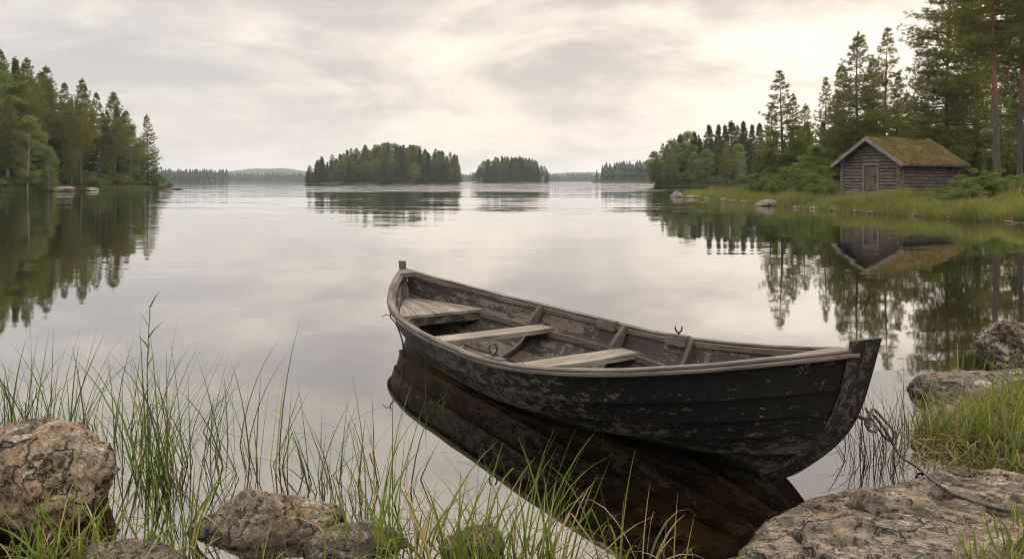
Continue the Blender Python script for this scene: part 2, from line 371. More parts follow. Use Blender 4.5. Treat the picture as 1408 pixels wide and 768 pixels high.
M_BBARK = bark_mat('birch bark', (0.24, 0.225, 0.20), (0.30, 0.28, 0.25), 0, 4, True)
M_TWIG = bark_mat('shrub twigs', (0.07, 0.05, 0.035), (0.09, 0.065, 0.045), 0, 2)

def moss_mat():
    m, t = new_mat('sod and moss'); P = t.n('ShaderNodeTexCoord').outputs['Object']
    n = t.noise(P, 1.3, 8, 0.7, 0.4); f = t.noise(P, 7, 6, 0.7)
    col = t.mix(t.mapr(n, 0.43, 0.56), (0.165, 0.110, 0.036, 1), (0.075, 0.085, 0.026, 1))
    col = t.mix(t.mapr(t.noise(t.mapping(P, (1, 1, 1), (0, 0, 0), (5, 2, 0)), 1.1, 7, 0.7), 0.5, 0.58), col, (0.105, 0.068, 0.042, 1))
    col = t.mix(t.math('MULTIPLY', t.mapr(f, 0.5, 0.62), 0.65), col, (0.27, 0.155, 0.05, 1))
    finish(t, **{'Base Color': col, 'Roughness': 1.0, 'Normal': t.bump(f, 1.0, 0.12), 'Specular IOR Level': 0.1}); return m
M_MOSS = moss_mat()

def water_mat():
    m, t = new_mat('lake water'); geo = t.n('ShaderNodeNewGeometry'); P = geo.outputs['Position']
    sp = t.n('ShaderNodeSeparateXYZ', {0: P}); y = sp.outputs['Y']; x = sp.outputs['X']
    def slope(scl, off, det):
        c = t.noise(t.mapping(P, scl, (0, 0, R(4)), off), 1.0, det, 0.55, 0.3, out='Color')
        return t.vmath('SUBTRACT', c, (0.5, 0.5, 0.5))
    s1 = slope((0.16, 0.85, 1), (0, 0, 0), 3.0); s2 = slope((0.9, 3.4, 1), (40, 7, 0), 2.0); s3 = slope((0.035, 0.22, 1), (9, 30, 0), 3.0)
    wob = t.math('MULTIPLY', t.math('SUBTRACT', t.noise(t.mapping(P, (0.012, 0.03, 1)), 1.0, 4), 0.5), 70.0)
    yy = t.math('ADD', y, wob)
    calm = t.mapr(y, 5.0, 55.0, 0.013, 0.06)              # long smooth undulation, livelier further out
    patch = t.mapr(t.noise(t.mapping(P, (0.03, 0.10, 1), (0, 0, 0), (5, 1, 0)), 1.0, 4), 0.45, 0.62, 0.35, 1.5)
    # the wind-ruffled open water beyond the bay
    open_ = t.math('MULTIPLY', t.mapr(yy, 112, 135, 0.0, 1.0), t.mapr(t.math('ADD', x, t.math('MULTIPLY', y, 0.0)), -64, -56, 0.0, 1.0))
    a1 = t.math('ADD', t.math('MULTIPLY', t.math('MULTIPLY', calm, patch), 0.62), t.math('MULTIPLY', open_, 0.42))
    a2 = t.math('ADD', t.math('MULTIPLY', t.math('MULTIPLY', calm, patch), 0.6), t.math('MULTIPLY', open_, 0.15))
    n = t.vmath('ADD', t.vmath('SCALE', s1, a1), t.vmath('ADD', t.vmath('SCALE', s2, a2), t.vmath('SCALE', s3, t.math('MULTIPLY', calm, 0.45))))
    n = t.vmath('MULTIPLY', n, (0.55, 1.6, 0.0))
    nrm = t.vmath('NORMALIZE', t.vmath('ADD', n, (0, 0, 1)))
    ci = t.vmath('DOT_PRODUCT', geo.outputs['Incoming'], (0, 0, 1), 1)
    ci = t.math('MINIMUM', t.math('MAXIMUM', t.math('ABSOLUTE', ci), 0.0), 1.0)
    fac = t.math('POWER', t.math('SUBTRACT', 1.0, ci), 2.0)
    gl = t.n('ShaderNodeBsdfGlossy', {'Color': (0.97, 0.97, 0.97, 1), 'Roughness': 0.03, 'Normal': nrm})
    tr = t.n('ShaderNodeBsdfTransparent', {'Color': (0.43, 0.37, 0.28, 1)})
    t.n('ShaderNodeOutputMaterial', {'Surface': t.n('ShaderNodeMixShader', {0: fac, 1: tr.outputs[0], 2: gl.outputs[0]})}); return m
M_WATER = water_mat()
# ------------------------------------------------------------------ the boat's place (also needed for the water's outline)
BO = np.array([0.245, 6.567]); BTH = -1.032
BD = np.array([math.cos(BTH), math.sin(BTH)]); BN = np.array([-BD[1], BD[0]])
TM = 0.097
VY = [0.0, 0.31, 0.52, 0.655, 0.765, 0.849]            # half breadths amidships, keel to gunwale
VZM = [-0.17, -0.125, -0.045, 0.065, 0.205, 0.377]     # heights amidships
VZS = [-0.10, 0.12, 0.25, 0.375, 0.50, 0.629]          # heights at the stern end
VZB = [-0.06, 0.23, 0.36, 0.48, 0.615, 0.81]           # heights at the bow end
VXS = [2.55, 2.80, 2.88, 2.93, 2.965, 2.993]
VXB = [2.46, 2.76, 2.845, 2.90, 2.95, 2.993]
VQS = [2.3, 2.35, 2.5, 2.6, 2.7, 2.791]
VQB = [1.8, 1.85, 2.0, 2.15, 2.3, 2.468]
def hull(s, v):
    """hull surface: s from -1 (stern) to 1 (bow), v from 0 (keel) to 5 (gunwale); near side is -y"""
    k = min(4, int(math.floor(v))); f = v - k
    L = lambda A: A[k] * (1 - f) + A[k + 1] * f
    if s < TM: e = (TM - s) / (1 + TM); q, p, ze, xe = L(VQS), 3.29, L(VZS), L(VXS)
    else: e = (s - TM) / (1 - TM); q, p, ze, xe = L(VQB), 1.74, L(VZB), L(VXB)
    e = min(1.0, max(0.0, e))
    return np.array([s * xe, L(VY) * (1 - e ** q) + 0.03, L(VZM) + (ze - L(VZM)) * e ** p])
def hull_at_z(s, z):
    if hull(s, 0)[2] > z: return None
    a, b = 0.0, 5.0
    for _ in range(30):
        c = (a + b) / 2
        if hull(s, c)[2] < z: a = c
        else: b = c
    return a
def b2w(p): return np.array([*(BO + p[0] * BD + p[1] * BN), p[2] if len(p) > 2 else 0.0])

# ------------------------------------------------------------------ water, lake bed, land
def build_water():
    wl = []
    for s in np.linspace(-0.97, 0.97, 70):
        v = hull_at_z(s, 0.0)
        if v is not None:
            p = hull(s, v); wl.append((p[0], p[1] - 0.004))
    loop = [b2w((x, -y))[:2] for x, y in wl] + [b2w((x, y))[:2] for x, y in reversed(wl)]
    bm = bmesh.new()
    def ring(pts):
        vs = [bm.verts.new((p[0], p[1], 0)) for p in pts]
        return [bm.edges.new((vs[i], vs[(i + 1) % len(vs)])) for i in range(len(vs))]
    inner = [(-6, 2), (0, 1.2), (6, 2), (8, 7), (6, 13), (0, 14), (-6, 13), (-8, 7)]
    e = ring(loop) + ring(inner)
    bmesh.ops.triangle_fill(bm, edges=e, use_beauty=True)
    for f in bm.faces:
        if f.normal.z < 0: f.normal_flip()
    bm.verts.ensure_lookup_table()
    iv = bm.verts[len(loop):len(loop) + len(inner)]; prev = list(iv)
    for sc in (4, 25, 160, 560):
        cur = [bm.verts.new((v.co.x * sc / (1 if sc == 4 else 1), (v.co.y - 7) * sc + 7, 0)) for v in iv]
        for i in range(len(iv)):
            j = (i + 1) % len(iv); bm.faces.new((prev[i], prev[j], cur[j], cur[i]))
        prev = cur
    bmesh.ops.recalc_face_normals(bm, faces=bm.faces)
    me = bpy.data.meshes.new('water'); bm.to_mesh(me); bm.free(); me.materials.append(M_WATER)
    if me.polygons[0].normal.z < 0: me.flip_normals()
    tag(link_mesh('water', me), kind='structure')
build_water()

def grid_mesh(name, X, Y, Z, mat, smooth=True):
    n, m = X.shape; V = np.stack([X, Y, Z], -1).reshape(-1, 3); i = np.arange(n * m).reshape(n, m)
    Q = np.stack([i[:-1, :-1], i[1:, :-1], i[1:, 1:], i[:-1, 1:]], -1).reshape(-1, 4)
    return np_mesh(name, V, Q, mat, smooth)

def build_bed():
    def rng(a, b, k): return np.linspace(a, b, k)
    xs = np.concatenate([[-4400, -900, -200, -60, -20], rng(-9, 9, 120), [20, 60, 200, 900, 4400]])
    ys = np.concatenate([[-900, -60, -8], rng(0, 16, 110), [30, 80, 300, 1200, 4400]])
    X, Y = np.meshgrid(xs, ys, indexing='ij')
    d = np.clip(Y - 3.0, 0, 400)
    Z = -0.13 - 0.105 * np.minimum(d, 14) - 0.01 * np.clip(d - 14, 0, 100)
    near = (np.abs(X) < 12) & (Y < 18)
    Z = Z + np.where(near, (fbm1(X * 1.6, Y * 1.6, oct=4, s=3).reshape(X.shape) - 0.5) * 0.22, 0)
    Z = np.where(Y < 2.6, 0.05 + 0.05 * fbm1(X * 2, Y * 2, oct=3, s=5).reshape(X.shape), Z)
    tag(link_mesh('lake_bed', grid_mesh('lake_bed', X, Y, Z, M_BED)), kind='structure')
build_bed()

RS = np.array([(-8, 0.4), (-1, 0.9), (2, 1.6), (3.5, 1.8), (4.4, 2.3), (5, 2.62), (5.8, 3.2), (6.6, 4.3), (8, 6.4), (11, 9.2), (16, 13.2), (22, 18), (27, 20.3), (32, 20.2), (36, 19.4),
               (42, 18.5), (52, 18), (62, 17.8), (72, 18), (79, 18.1), (83, 17.4), (84.5, 18.5), (88, 23), (95, 29), (108, 35), (125, 58), (150, 95)])
ROFF = np.array([-3, -0.5, 0, 0.5, 1.5, 4, 7, 14, 25, 40, 80, 220.0]); RZ = np.array([-1.2, -0.16, 0.0, 0.09, 0.2, 0.5, 0.8, 1.1, 1.6, 3.5, 9, 16.0])
def right_x(y):
    w = 0.5 * (fbm1(np.asarray(y, float) * 0.35, 0.0 * np.asarray(y, float), oct=3, s=8) - 0.5)
    return np.interp(y, RS[:, 0], RS[:, 1]) + w * np.clip(np.asarray(y, float) / 20, 0.15, 2.2)
def right_z(x, y):
    x = np.atleast_1d(np.asarray(x, float)); y = np.atleast_1d(np.asarray(y, float))
    d = x - right_x(y)
    return np.interp(d, ROFF, RZ) - np.clip(4.85 - y, 0, 1.2) * 0.45 * np.clip(d + .2, 0, 1) + (fbm1(x * 0.5, y * 0.5, oct=3, s=4) - 0.5) * np.clip(d, 0, 1.5) * 0.4
def build_right_land():
    ys = np.unique(np.concatenate([np.linspace(-8, 9, 120), np.linspace(9, 90, 200), np.linspace(90, 150, 40)]))
    off = np.unique(np.concatenate([ROFF, np.linspace(-0.5, 6, 40), np.linspace(6, 40, 40)]))
    X = np.zeros((len(ys), len(off))); Y = np.repeat(ys[:, None], len(off), 1)
    X = right_x(ys)[:, None] + off[None, :]
    Z = right_z(X.ravel(), Y.ravel()).reshape(X.shape)
    me = grid_mesh('right_shore_land', X, Y, Z, [M_LAND, M_SOIL])
    cy = Y[:-1, :-1].ravel(); me.polygons.foreach_set('material_index', (cy < 6).astype(np.int32))
    tag(link_mesh('peninsula_ground', me), kind='structure')
build_right_land()

def strip_land(name, shore, inland, offs, zs, mat, step=3.0, nz=0.5, seed=1):
    P = np.asarray(shore, float); seg = np.concatenate([[0], np.cumsum(np.linalg.norm(np.diff(P, axis=0), axis=1))])
    t = np.arange(0, seg[-1], step); S = np.column_stack([np.interp(t, seg, P[:, 0]), np.interp(t, seg, P[:, 1])])
    S = S + (fbm1(t * 0.11, t * 0, oct=3, s=seed)[:, None] - 0.5) * np.array(inland) * step * 1.2
    offs = np.asarray(offs, float)
    X = S[:, 0][:, None] + offs[None] * inland[0]; Y = S[:, 1][:, None] + offs[None] * inland[1]
    Z = np.interp(offs, offs, zs)[None] + (fbm1(X * 0.15, Y * 0.15, oct=3, s=seed).reshape(X.shape) - 0.5) * nz * np.clip(offs, 0, 4)[None] / 4
    tag(link_mesh(name, grid_mesh(name, X, Y, Z, mat)), kind='structure')

LSH = [(-100, 60), (-88, 90), (-75.5, 108), (-73.5, 118), (-72, 130), (-70.5, 142), (-69.0, 148), (-66.5, 151), (-70, 158), (-85, 185), (-120, 220)]
def left_z(x, y):
    d = np.interp(y, [p[1] for p in LSH], [p[0] for p in LSH]) - x
    return float(np.interp(d, [-2, 0, 1, 5, 15, 40, 150], [-.8, 0, 0.35, 1.0, 2.2, 4, 9]))
strip_land('left_shore_land', LSH, (-1, 0), [-3, -0.6, 0, 0.4, 1, 5, 15, 40, 150], [-1.5, -.2, 0, 0.15, 0.35, 1.0, 2.2, 4, 9], M_LAND, 1.5, 0.6, 2)
MSH = [(35.5, 192), (37, 187), (42, 184), (52, 183), (60, 181), (75, 180), (110, 176), (180, 170)]
strip_land('wooded_point_land', MSH, (0.25, 0.97), [-3, 0, 0.6, 3, 12, 40, 120], [-1.5, 0, 0.35, 0.7, 1.5, 4, 8], M_LAND, 2.0, 0.5, 5)

def island_land(name, cx, cy, rx, ry, h, seed):
    n, k = 72, 10; a = np.linspace(0, 2 * math.pi, n, endpoint=False); V = []; Q = []
    rr = 1 + 0.18 * (fbm1(np.cos(a) * 1.5 + 5, np.sin(a) * 1.5 + 5, oct=3, s=seed) - 0.5)
    for i in range(k):
        f = 1.05 - i / (k - 1) * 1.04
        z = -0.8 if i == 0 else h * (1 - f ** 2.2) * (0.9 + 0.1 * i / k) + 0.25
        for j in range(n): V.append((cx + rx * f * rr[j] * math.cos(a[j]), cy + ry * f * rr[j] * math.sin(a[j]), z))
    for i in range(k - 1):
        for j in range(n): Q.append((i * n + j, i * n + (j + 1) % n, (i + 1) * n + (j + 1) % n, (i + 1) * n + j))
    tag(link_mesh(name, np_mesh(name, V, Q, M_LAND, True)), kind='structure')
ISL = (atd(528, 425), 425, 43, 26, 2.2); island_land('large_island_ground', *ISL, 3)
ISS = (atd(703, 610), 610, 31, 20, 1.6); island_land('small_island_ground', *ISS, 9)

# far shores: a low rim of land right round the lake and the blue hill behind it
def far_rim():
    n = 200; a = np.linspace(R(-75), R(75), n); V = []; Q = []
    prof = [(1460, -1.5), (1475, 0.3), (1520, 2.0), (1700, 5), (2300, 14)]
    for r, z in prof:
        for x in a:
            rr = r + 60 * (fbm1(np.array([x * 9]), np.array([0.0]), oct=3, s=4)[0] - 0.5)
            V.append((rr * math.sin(x), rr * math.cos(x), z))
    for i in range(len(prof) - 1):
        for j in range(n - 1): Q.append((i * n + j, i * n + j + 1, (i + 1) * n + j + 1, (i + 1) * n + j))
    tag(link_mesh('far_shore_ground', np_mesh('far_shore_ground', V, Q, M_HILL, True)), kind='structure')
far_rim()
strip_land('right_far_point_land', [(75, 640), (64, 632), (66, 622), (80, 615), (130, 608), (260, 600)], (0.3, 0.95), [-4, 0, 1, 6, 30, 90], [-1.5, 0, .4, 1, 2.5, 4], M_LAND, 4, 0.5, 6)
strip_land('left_far_point_land', [(-560, 900), (-470, 905), (-380, 910), (-350, 920), (-352, 940)], (0.0, 1.0), [-4, 0, 1, 6, 30, 90], [-1.5, 0, .4, 1, 2.5, 4], M_LAND, 6, 0.5, 7)
def hill(name, cx, cy, rx, ry, h, seed):
    xs = np.linspace(-1, 1, 90); ys = np.linspace(-1, 1, 40); X, Y = np.meshgrid(xs, ys, indexing='ij')
    Z = h * np.clip(1 - X ** 2, 0, 1) ** 1.3 * np.clip(1 - Y ** 2, 0, 1) + (fbm1(X * 9, Y * 9, oct=5, s=seed).reshape(X.shape) - 0.5) * h * 0.22 - 0.05 * h
    tag(link_mesh(name, grid_mesh(name, cx + X * rx, cy + Y * ry, Z, M_HILL)), kind='structure')
hill('hills', atd(372, 3000), 3000, 330, 300, 52, 3)
hill('hills', atd(255, 3100), 3100, 300, 300, 36, 8)
hill('hills', atd(640, 3100), 3100, 420, 300, 24, 5)
hill('hills', atd(800, 3000), 3000, 300, 300, 36, 6)

def far_wood(name, pts, hgt, label, seed):
    """a wood far over the water that reads as one mass: rough little conifers"""
    rnd = np.random.default_rng(seed); V = []; T = []; pts = np.asarray(pts, float)
    for (x, y, z) in pts:
        h = hgt * rnd.uniform(0.62, 1.12); r = h * rnd.uniform(0.18, 0.30); k = 6
        for tier in range(3):
            z0 = z + h * (0.02 + 0.30 * tier) - (1 if tier == 0 else 0); z1 = z + h * (0.50 + 0.25 * tier); rr = r * (1 - 0.27 * tier)
            b = len(V); a0 = rnd.uniform(0, 6.28)
            for q in range(k): V.append((x + rr * rnd.uniform(.7, 1.2) * math.cos(a0 + q * 1.047), y + rr * rnd.uniform(.7, 1.2) * math.sin(a0 + q * 1.047), z0 + rnd.uniform(-.04, .06) * h))
            V.append((x, y, z1))
            for q in range(k): T.append((b + q, b + (q + 1) % k, b + k))
    o = link_mesh(name, np_mesh(name, V, T, M_FARW)); tag(o, label, 'wood', kind='stuff')
def scatter_far():
    r = np.random.default_rng(5)
    A = []
    for a in np.arange(R(-52), R(52), 0.0022):
        for row in range(4): 
            rr = 1485 + row * 14 + r.uniform(-5, 5); aa = a + r.uniform(-.001, .001)
            A.append((rr * math.sin(aa), rr * math.cos(aa), 1.0 + row * 0.8))
    far_wood('far_shore_wood', A, 15, 'thin hazy line of dark wood along the farthest shore of the lake', 2)
    B = [(r.uniform(-560, -352), 910 + row * 7 + r.uniform(-3, 3), 0.8 + row * .25) for row in range(8) for _ in range(62)]
    far_wood('left_point_wood', B, 14, 'dark low wood on the distant point between left forest and blue hill', 3)
    C = []
    for row in range(11):
        for _ in range(90):
            u = r.uniform(0, 1) ** 0.8; C.append((68 + u * 150 + row * 2.5, 634 - u * 22 + row * 6 + r.uniform(-2, 2), 1 + row * .35 + u * 3))
    far_wood('right_point_wood', C, 14.5, 'dark conifer wood on the distant point left of the leafy wooded point', 4)
scatter_far()

# ------------------------------------------------------------------ trees
def tufts(C, D, k, ln, wd, spread, rnd, up=0.3):
    """k narrow leaf faces at each centre C, leaning along D"""
    n = len(C); C = np.repeat(C, k, 0); D = np.repeat(D, k, 0); N = n * k
    d = D + rnd.normal(size=(N, 3)) * spread; d[:, 2] += up; d /= np.linalg.norm(d, axis=1)[:, None] + 1e-9
    s = np.cross(d, rnd.normal(size=(N, 3))); s /= np.linalg.norm(s, axis=1)[:, None] + 1e-9
    L = (ln * rnd.uniform(0.6, 1.25, N))[:, None]; Wd = (wd * rnd.uniform(0.7, 1.3, N))[:, None]
    b = C + rnd.normal(size=(N, 3)) * ln * 0.16
    V = np.stack([b, b + d * L * 0.5 + s * Wd * 0.5, b + d * L, b + d * L * 0.5 - s * Wd * 0.5], 1).reshape(-1, 3)
    return V, np.arange(N * 4).reshape(N, 4)

def trunk_pts(h, lean, wob, rnd, n=12):
    t = np.linspace(0, 1, n); ph = rnd.uniform(0, 6.28, 2)
    return np.column_stack([lean * h * t ** 1.5 + wob * np.sin(t * 4 + ph[0]) * t, wob * np.sin(t * 3.3 + ph[1]) * t, t * h])

def conifer(seed, h, r0, crown0, width, shape, step, per, droop, tuft_k, tuft_l, tuft_w, spread, up, twig, lean=0.0, dead=0, gap=0.0, irr=0.35):
    """returns trunk MB and crown arrays; the profile of branch lengths is given by shape(t)"""
    rnd = np.random.default_rng(seed); mb = MB(); P = trunk_pts(h, lean, h * 0.012, rnd, 14); t = np.linspace(0, 1, 14)
    mb.tube(P, np.maximum(0.012, r0 * (1 - t) ** 0.85 * (1 + 0.35 * np.exp(-t * 30))), 8)
    def axis(z): return np.array([np.interp(z, P[:, 2], P[:, 0]), np.interp(z, P[:, 2], P[:, 1]), z])
    C = []; D = []; z = crown0 * h
    for _ in range(dead):
        zz = rnd.uniform(0.12, crown0 + 0.1) * h; a = rnd.uniform(0, 6.28); L = rnd.uniform(0.5, 1.6); q = axis(zz)
        mb.tube([q, q + np.array([math.cos(a) * L * .6, math.sin(a) * L * .6, -0.1 * L]), q + np.array([math.cos(a) * L, math.sin(a) * L, rnd.uniform(-.4, .2) * L])], [0.03, 0.02, 0.006], 4)
    while z < h * 0.985:
        f = max(0.0, (z / h - crown0) / (1 - crown0)); a0 = rnd.uniform(0, 6.28)
        nb = max(3, int(round(per * rnd.uniform(0.75, 1.2))))
        for i in range(nb):
            if rnd.random() < gap: continue
            a = a0 + i * 2 * math.pi / nb + rnd.normal() * 0.25; L = width * shape(f) * rnd.uniform(1 - irr, 1 + irr * 0.5)
            if L < 0.12: L = 0.12
            q = axis(min(h * .99, z + rnd.normal() * step * 0.3)); dr = droop(f)
            s = np.linspace(0, 1, 5); out = np.array([math.cos(a), math.sin(a), 0]); side = np.array([-out[1], out[0], 0])
            pts = q + s[:, None] * L * out + np.outer(L * (dr * s + (0.22 - 0.4 * min(0, dr)) * s ** 2), [0, 0, 1]) + np.outer(rnd.normal() * 0.07 * L * s ** 2, side)
            if L > 0.5: mb.tube(pts, np.linspace(max(0.012, 0.028 * L ** 0.8), 0.006, 5), 3, cap=False)
            nt = max(2, int(L / twig))
            for k in range(nt):
                u = 0.22 + 0.78 * (k + rnd.random()) / nt if f < 0.9 else rnd.random()
                c = np.array([np.interp(u, s, pts[:, j]) for j in range(3)])
                w = L * 0.36 * (1.12 - u) + 0.08
                for sg in (-1, 1):
                    m = max(1, int(w / (twig * 0.9) + rnd.random()))
                    for j in range(m):
                        v = (j + rnd.random()) / m
                        C.append(c + side * sg * w * v + out * w * v * 0.55 + np.array([0, 0, rnd.normal() * 0.05 * L - 0.04 * v * w]))
                        D.append(out * 0.5 + side * sg * 0.45)
            C.append(pts[-1]); D.append(out * 0.6 + np.array([0, 0, .3]))
        z += step * rnd.uniform(0.75, 1.25) * (1.0 - 0.35 * f)
    for k in range(5): C.append(axis(h * (0.97 + 0.008 * k))); D.append(np.array([0, 0, 1.0]))
    V, Q = tufts(np.array(C), np.array(D), tuft_k, tuft_l, tuft_w, spread, rnd, up)
    return mb, V, Q

def broadleaf(seed, h, r0, width, crown0, n_cl, leaves, leaf, lean=0.0, stems=1, shape=None, cl=0.13):
    rnd = np.random.default_rng(seed); mb = MB(); C = []; D = []
    for st in range(stems):
        ln = lean + (rnd.normal() * 0.22 if stems > 1 else 0); hh = h * (1 if st == 0 else rnd.uniform(.65, .95))
        P = trunk_pts(hh, ln, hh * 0.02, rnd, 10); t = np.linspace(0, 1, 10)
        P[:, :2] += rnd.normal(size=2) * (0.12 if stems > 1 else 0)
        mb.tube(P, np.maximum(0.01, r0 * (1 - t) ** 0.8 + 0.006), 7)
        for i in range(n_cl // stems):
            f = rnd.random() ** 0.85; z = hh * (crown0 + (1 - crown0) * f); q = np.array([np.interp(z, P[:, 2], P[:, 0]), np.interp(z, P[:, 2], P[:, 1]), z])
            a = rnd.uniform(0, 6.28); L = width * (shape(f) if shape else math.sin(math.pi * (0.12 + 0.85 * f)) ** 0.8) * rnd.uniform(0.35, 1.05)
            e = q + np.array([math.cos(a) * L, math.sin(a) * L, L * rnd.uniform(0.0, 0.55)])
            if L > 0.25:
                m = (q + e) / 2 + np.array([0, 0, 0.12 * L]); b = q - np.array([0, 0, 0.25 * L])
                if b[2] > 0.05: mb.tube([b, m, e], [max(0.008, 0.02 * L ** .7), max(0.006, 0.012 * L ** .7), 0.004], 3, cap=False)
            rad = cl * h * rnd.uniform(0.55, 1.15); n = int(leaves * rnd.uniform(0.6, 1.3))
            u = rnd.normal(size=(n, 3)); u /= np.linalg.norm(u, axis=1)[:, None]; u *= (rnd.random(n) ** 0.42)[:, None] * rad * np.array([1, 1, 0.7])
            C.append(e + u); D.append(u / rad)
    C = np.concatenate(C); D = np.concatenate(D); ok = C[:, 2] > 0.06 * h * (1 if stems == 1 else 0); C, D = C[ok], D[ok]
    V, Q = tufts(C, D, 1, leaf, leaf * 0.62, 0.6, rnd, -0.15)
    return mb, V, Q

class Proto:
    def __init__(s, kind, mb, V, Q, tm, cm):
        s.kind = kind; s.tm = mb.build('trunk', tm); s.cr = link_mesh('crown', np_mesh('crown', V, Q, cm)); s.root = empty(kind)
        s.tm.parent = s.root; s.cr.parent = s.root; s.used = False; s.h = float(V[:, 2].max())
    def put(s, x, y, z, h, rz, label, cat, group=None, wide=1.0):
        if not s.used: r = s.root; s.used = True
        else:
            r = s.root.copy(); COL.objects.link(r)
            for ch in (s.tm, s.cr):
                c = ch.copy(); COL.objects.link(c); c.parent = r
        k = h / s.h; r.location = (x, y, z); r.rotation_euler = (0, 0, rz); r.scale = (k * wide, k * wide, k)
        for key in ('group',):
            if key in r: del r[key]
        return tag(r, label, cat, group)

def pshape(f): return (1 - f) ** 0.85 * (0.62 + 0.38 * min(1, f / 0.25))
def pflat(f): return (1 - f ** 2.2) ** 0.7 * (0.55 + 0.45 * min(1, f / 0.3)) + 0.06
def sshape(f): return (1 - f) ** 1.05 * (0.8 + 0.2 * min(1, f / 0.1))
pdroop = lambda f: -0.16 + 0.62 * f
sdroop = lambda f: -0.42 + 0.75 * f
fardroop = lambda f: -0.25 + 0.6 * f

def build_protos():
    p = {}
    # tall pines with a clear red trunk
    for i, (sd, c0, w, gap) in enumerate([(11, 0.34, 3.5, 0.10), (12, 0.40, 3.2, 0.12), (13, 0.24, 3.7, 0.08)]):
        p['pine%d' % i] = Proto('pine_tree', *conifer(sd, 20, 0.2, c0, w, pshape, 0.62, 6, pdroop, 9, 0.36, 0.062, 0.5, 0.4, 0.42, dead=7, gap=gap), M_PBARK, M_PINE)
    # full young pines on the peninsula, drawn finely
    for i, (sd, c0, w, gap, st) in enumerate([(21, 0.2, 2.7, 0.22, 0.72), (22, 0.1, 3.1, 0.12, 0.6), (23, 0.22, 2.2, 0.2, 0.66)]):
        p['peninsula%d' % i] = Proto('pine_tree', *conifer(sd, 15, 0.15, c0, w, pshape, st, 6, pdroop, 11, 0.27, 0.042, 0.45, 0.5, 0.27, dead=6, gap=gap), M_PBARK, M_PINE)
    # big old pine by the cabin
    p['big'] = Proto('pine_tree', *conifer(31, 23, 0.27, 0.47, 4.2, pflat, 0.62, 6, lambda f: -0.30 + 0.55 * f, 12, 0.30, 0.045, 0.5, 0.42, 0.33, lean=0.01, dead=16, gap=0.18, irr=0.45), M_PBARK, M_PINE)
    p['big2'] = Proto('pine_tree', *conifer(32, 20, 0.2, 0.08, 4.0, pflat, 0.62, 6, lambda f: -0.25 + 0.5 * f, 11, 0.30, 0.048, 0.5, 0.4, 0.34, dead=6, gap=0.15, irr=0.45), M_PBARK, M_PINE)
    for i, (sd, w) in enumerate([(41, 3.1), (42, 3.7), (43, 2.7)]):
        p['spruce%d' % i] = Proto('spruce_tree', *conifer(sd, 18, 0.17, 0.04, w, sshape, 0.55, 8, sdroop, 9, 0.36, 0.085, 0.5, -0.1, 0.38, irr=0.6, gap=0.12), M_SBARK, M_SPRUCE)
    p['birch0'] = Proto('birch_tree', *broadleaf(51, 13, 0.12, 2.7, 0.16, 95, 130, 0.20, 0.05, cl=0.062), M_BBARK, M_BIRCH)
    p['birch1'] = Proto('birch_tree', *broadleaf(52, 13, 0.12, 3.1, 0.08, 110, 130, 0.20, -0.04, cl=0.066), M_BBARK, M_BIRCH)
    p['leafy'] = Proto('leafy_tree', *broadleaf(53, 11, 0.12, 3.2, 0.05, 120, 120, 0.22, 0.0, cl=0.075), M_SBARK, M_BIRCH)
    p['shrub0'] = Proto('shrub', *broadleaf(61, 2.0, 0.022, 0.95, 0.12, 60, 70, 0.085, 0.0, stems=6, cl=0.13), M_TWIG, M_SHRUB)
    p['shrub1'] = Proto('shrub', *broadleaf(62, 2.2, 0.022, 0.8, 0.08, 60, 70, 0.085, 0.0, stems=7, cl=0.12), M_TWIG, M_SHRUB)
    return p
TP = build_protos()
tr = random.Random(4)
def height_from(py_top, D, z): return HC + (HZ - py_top) * D / F - z

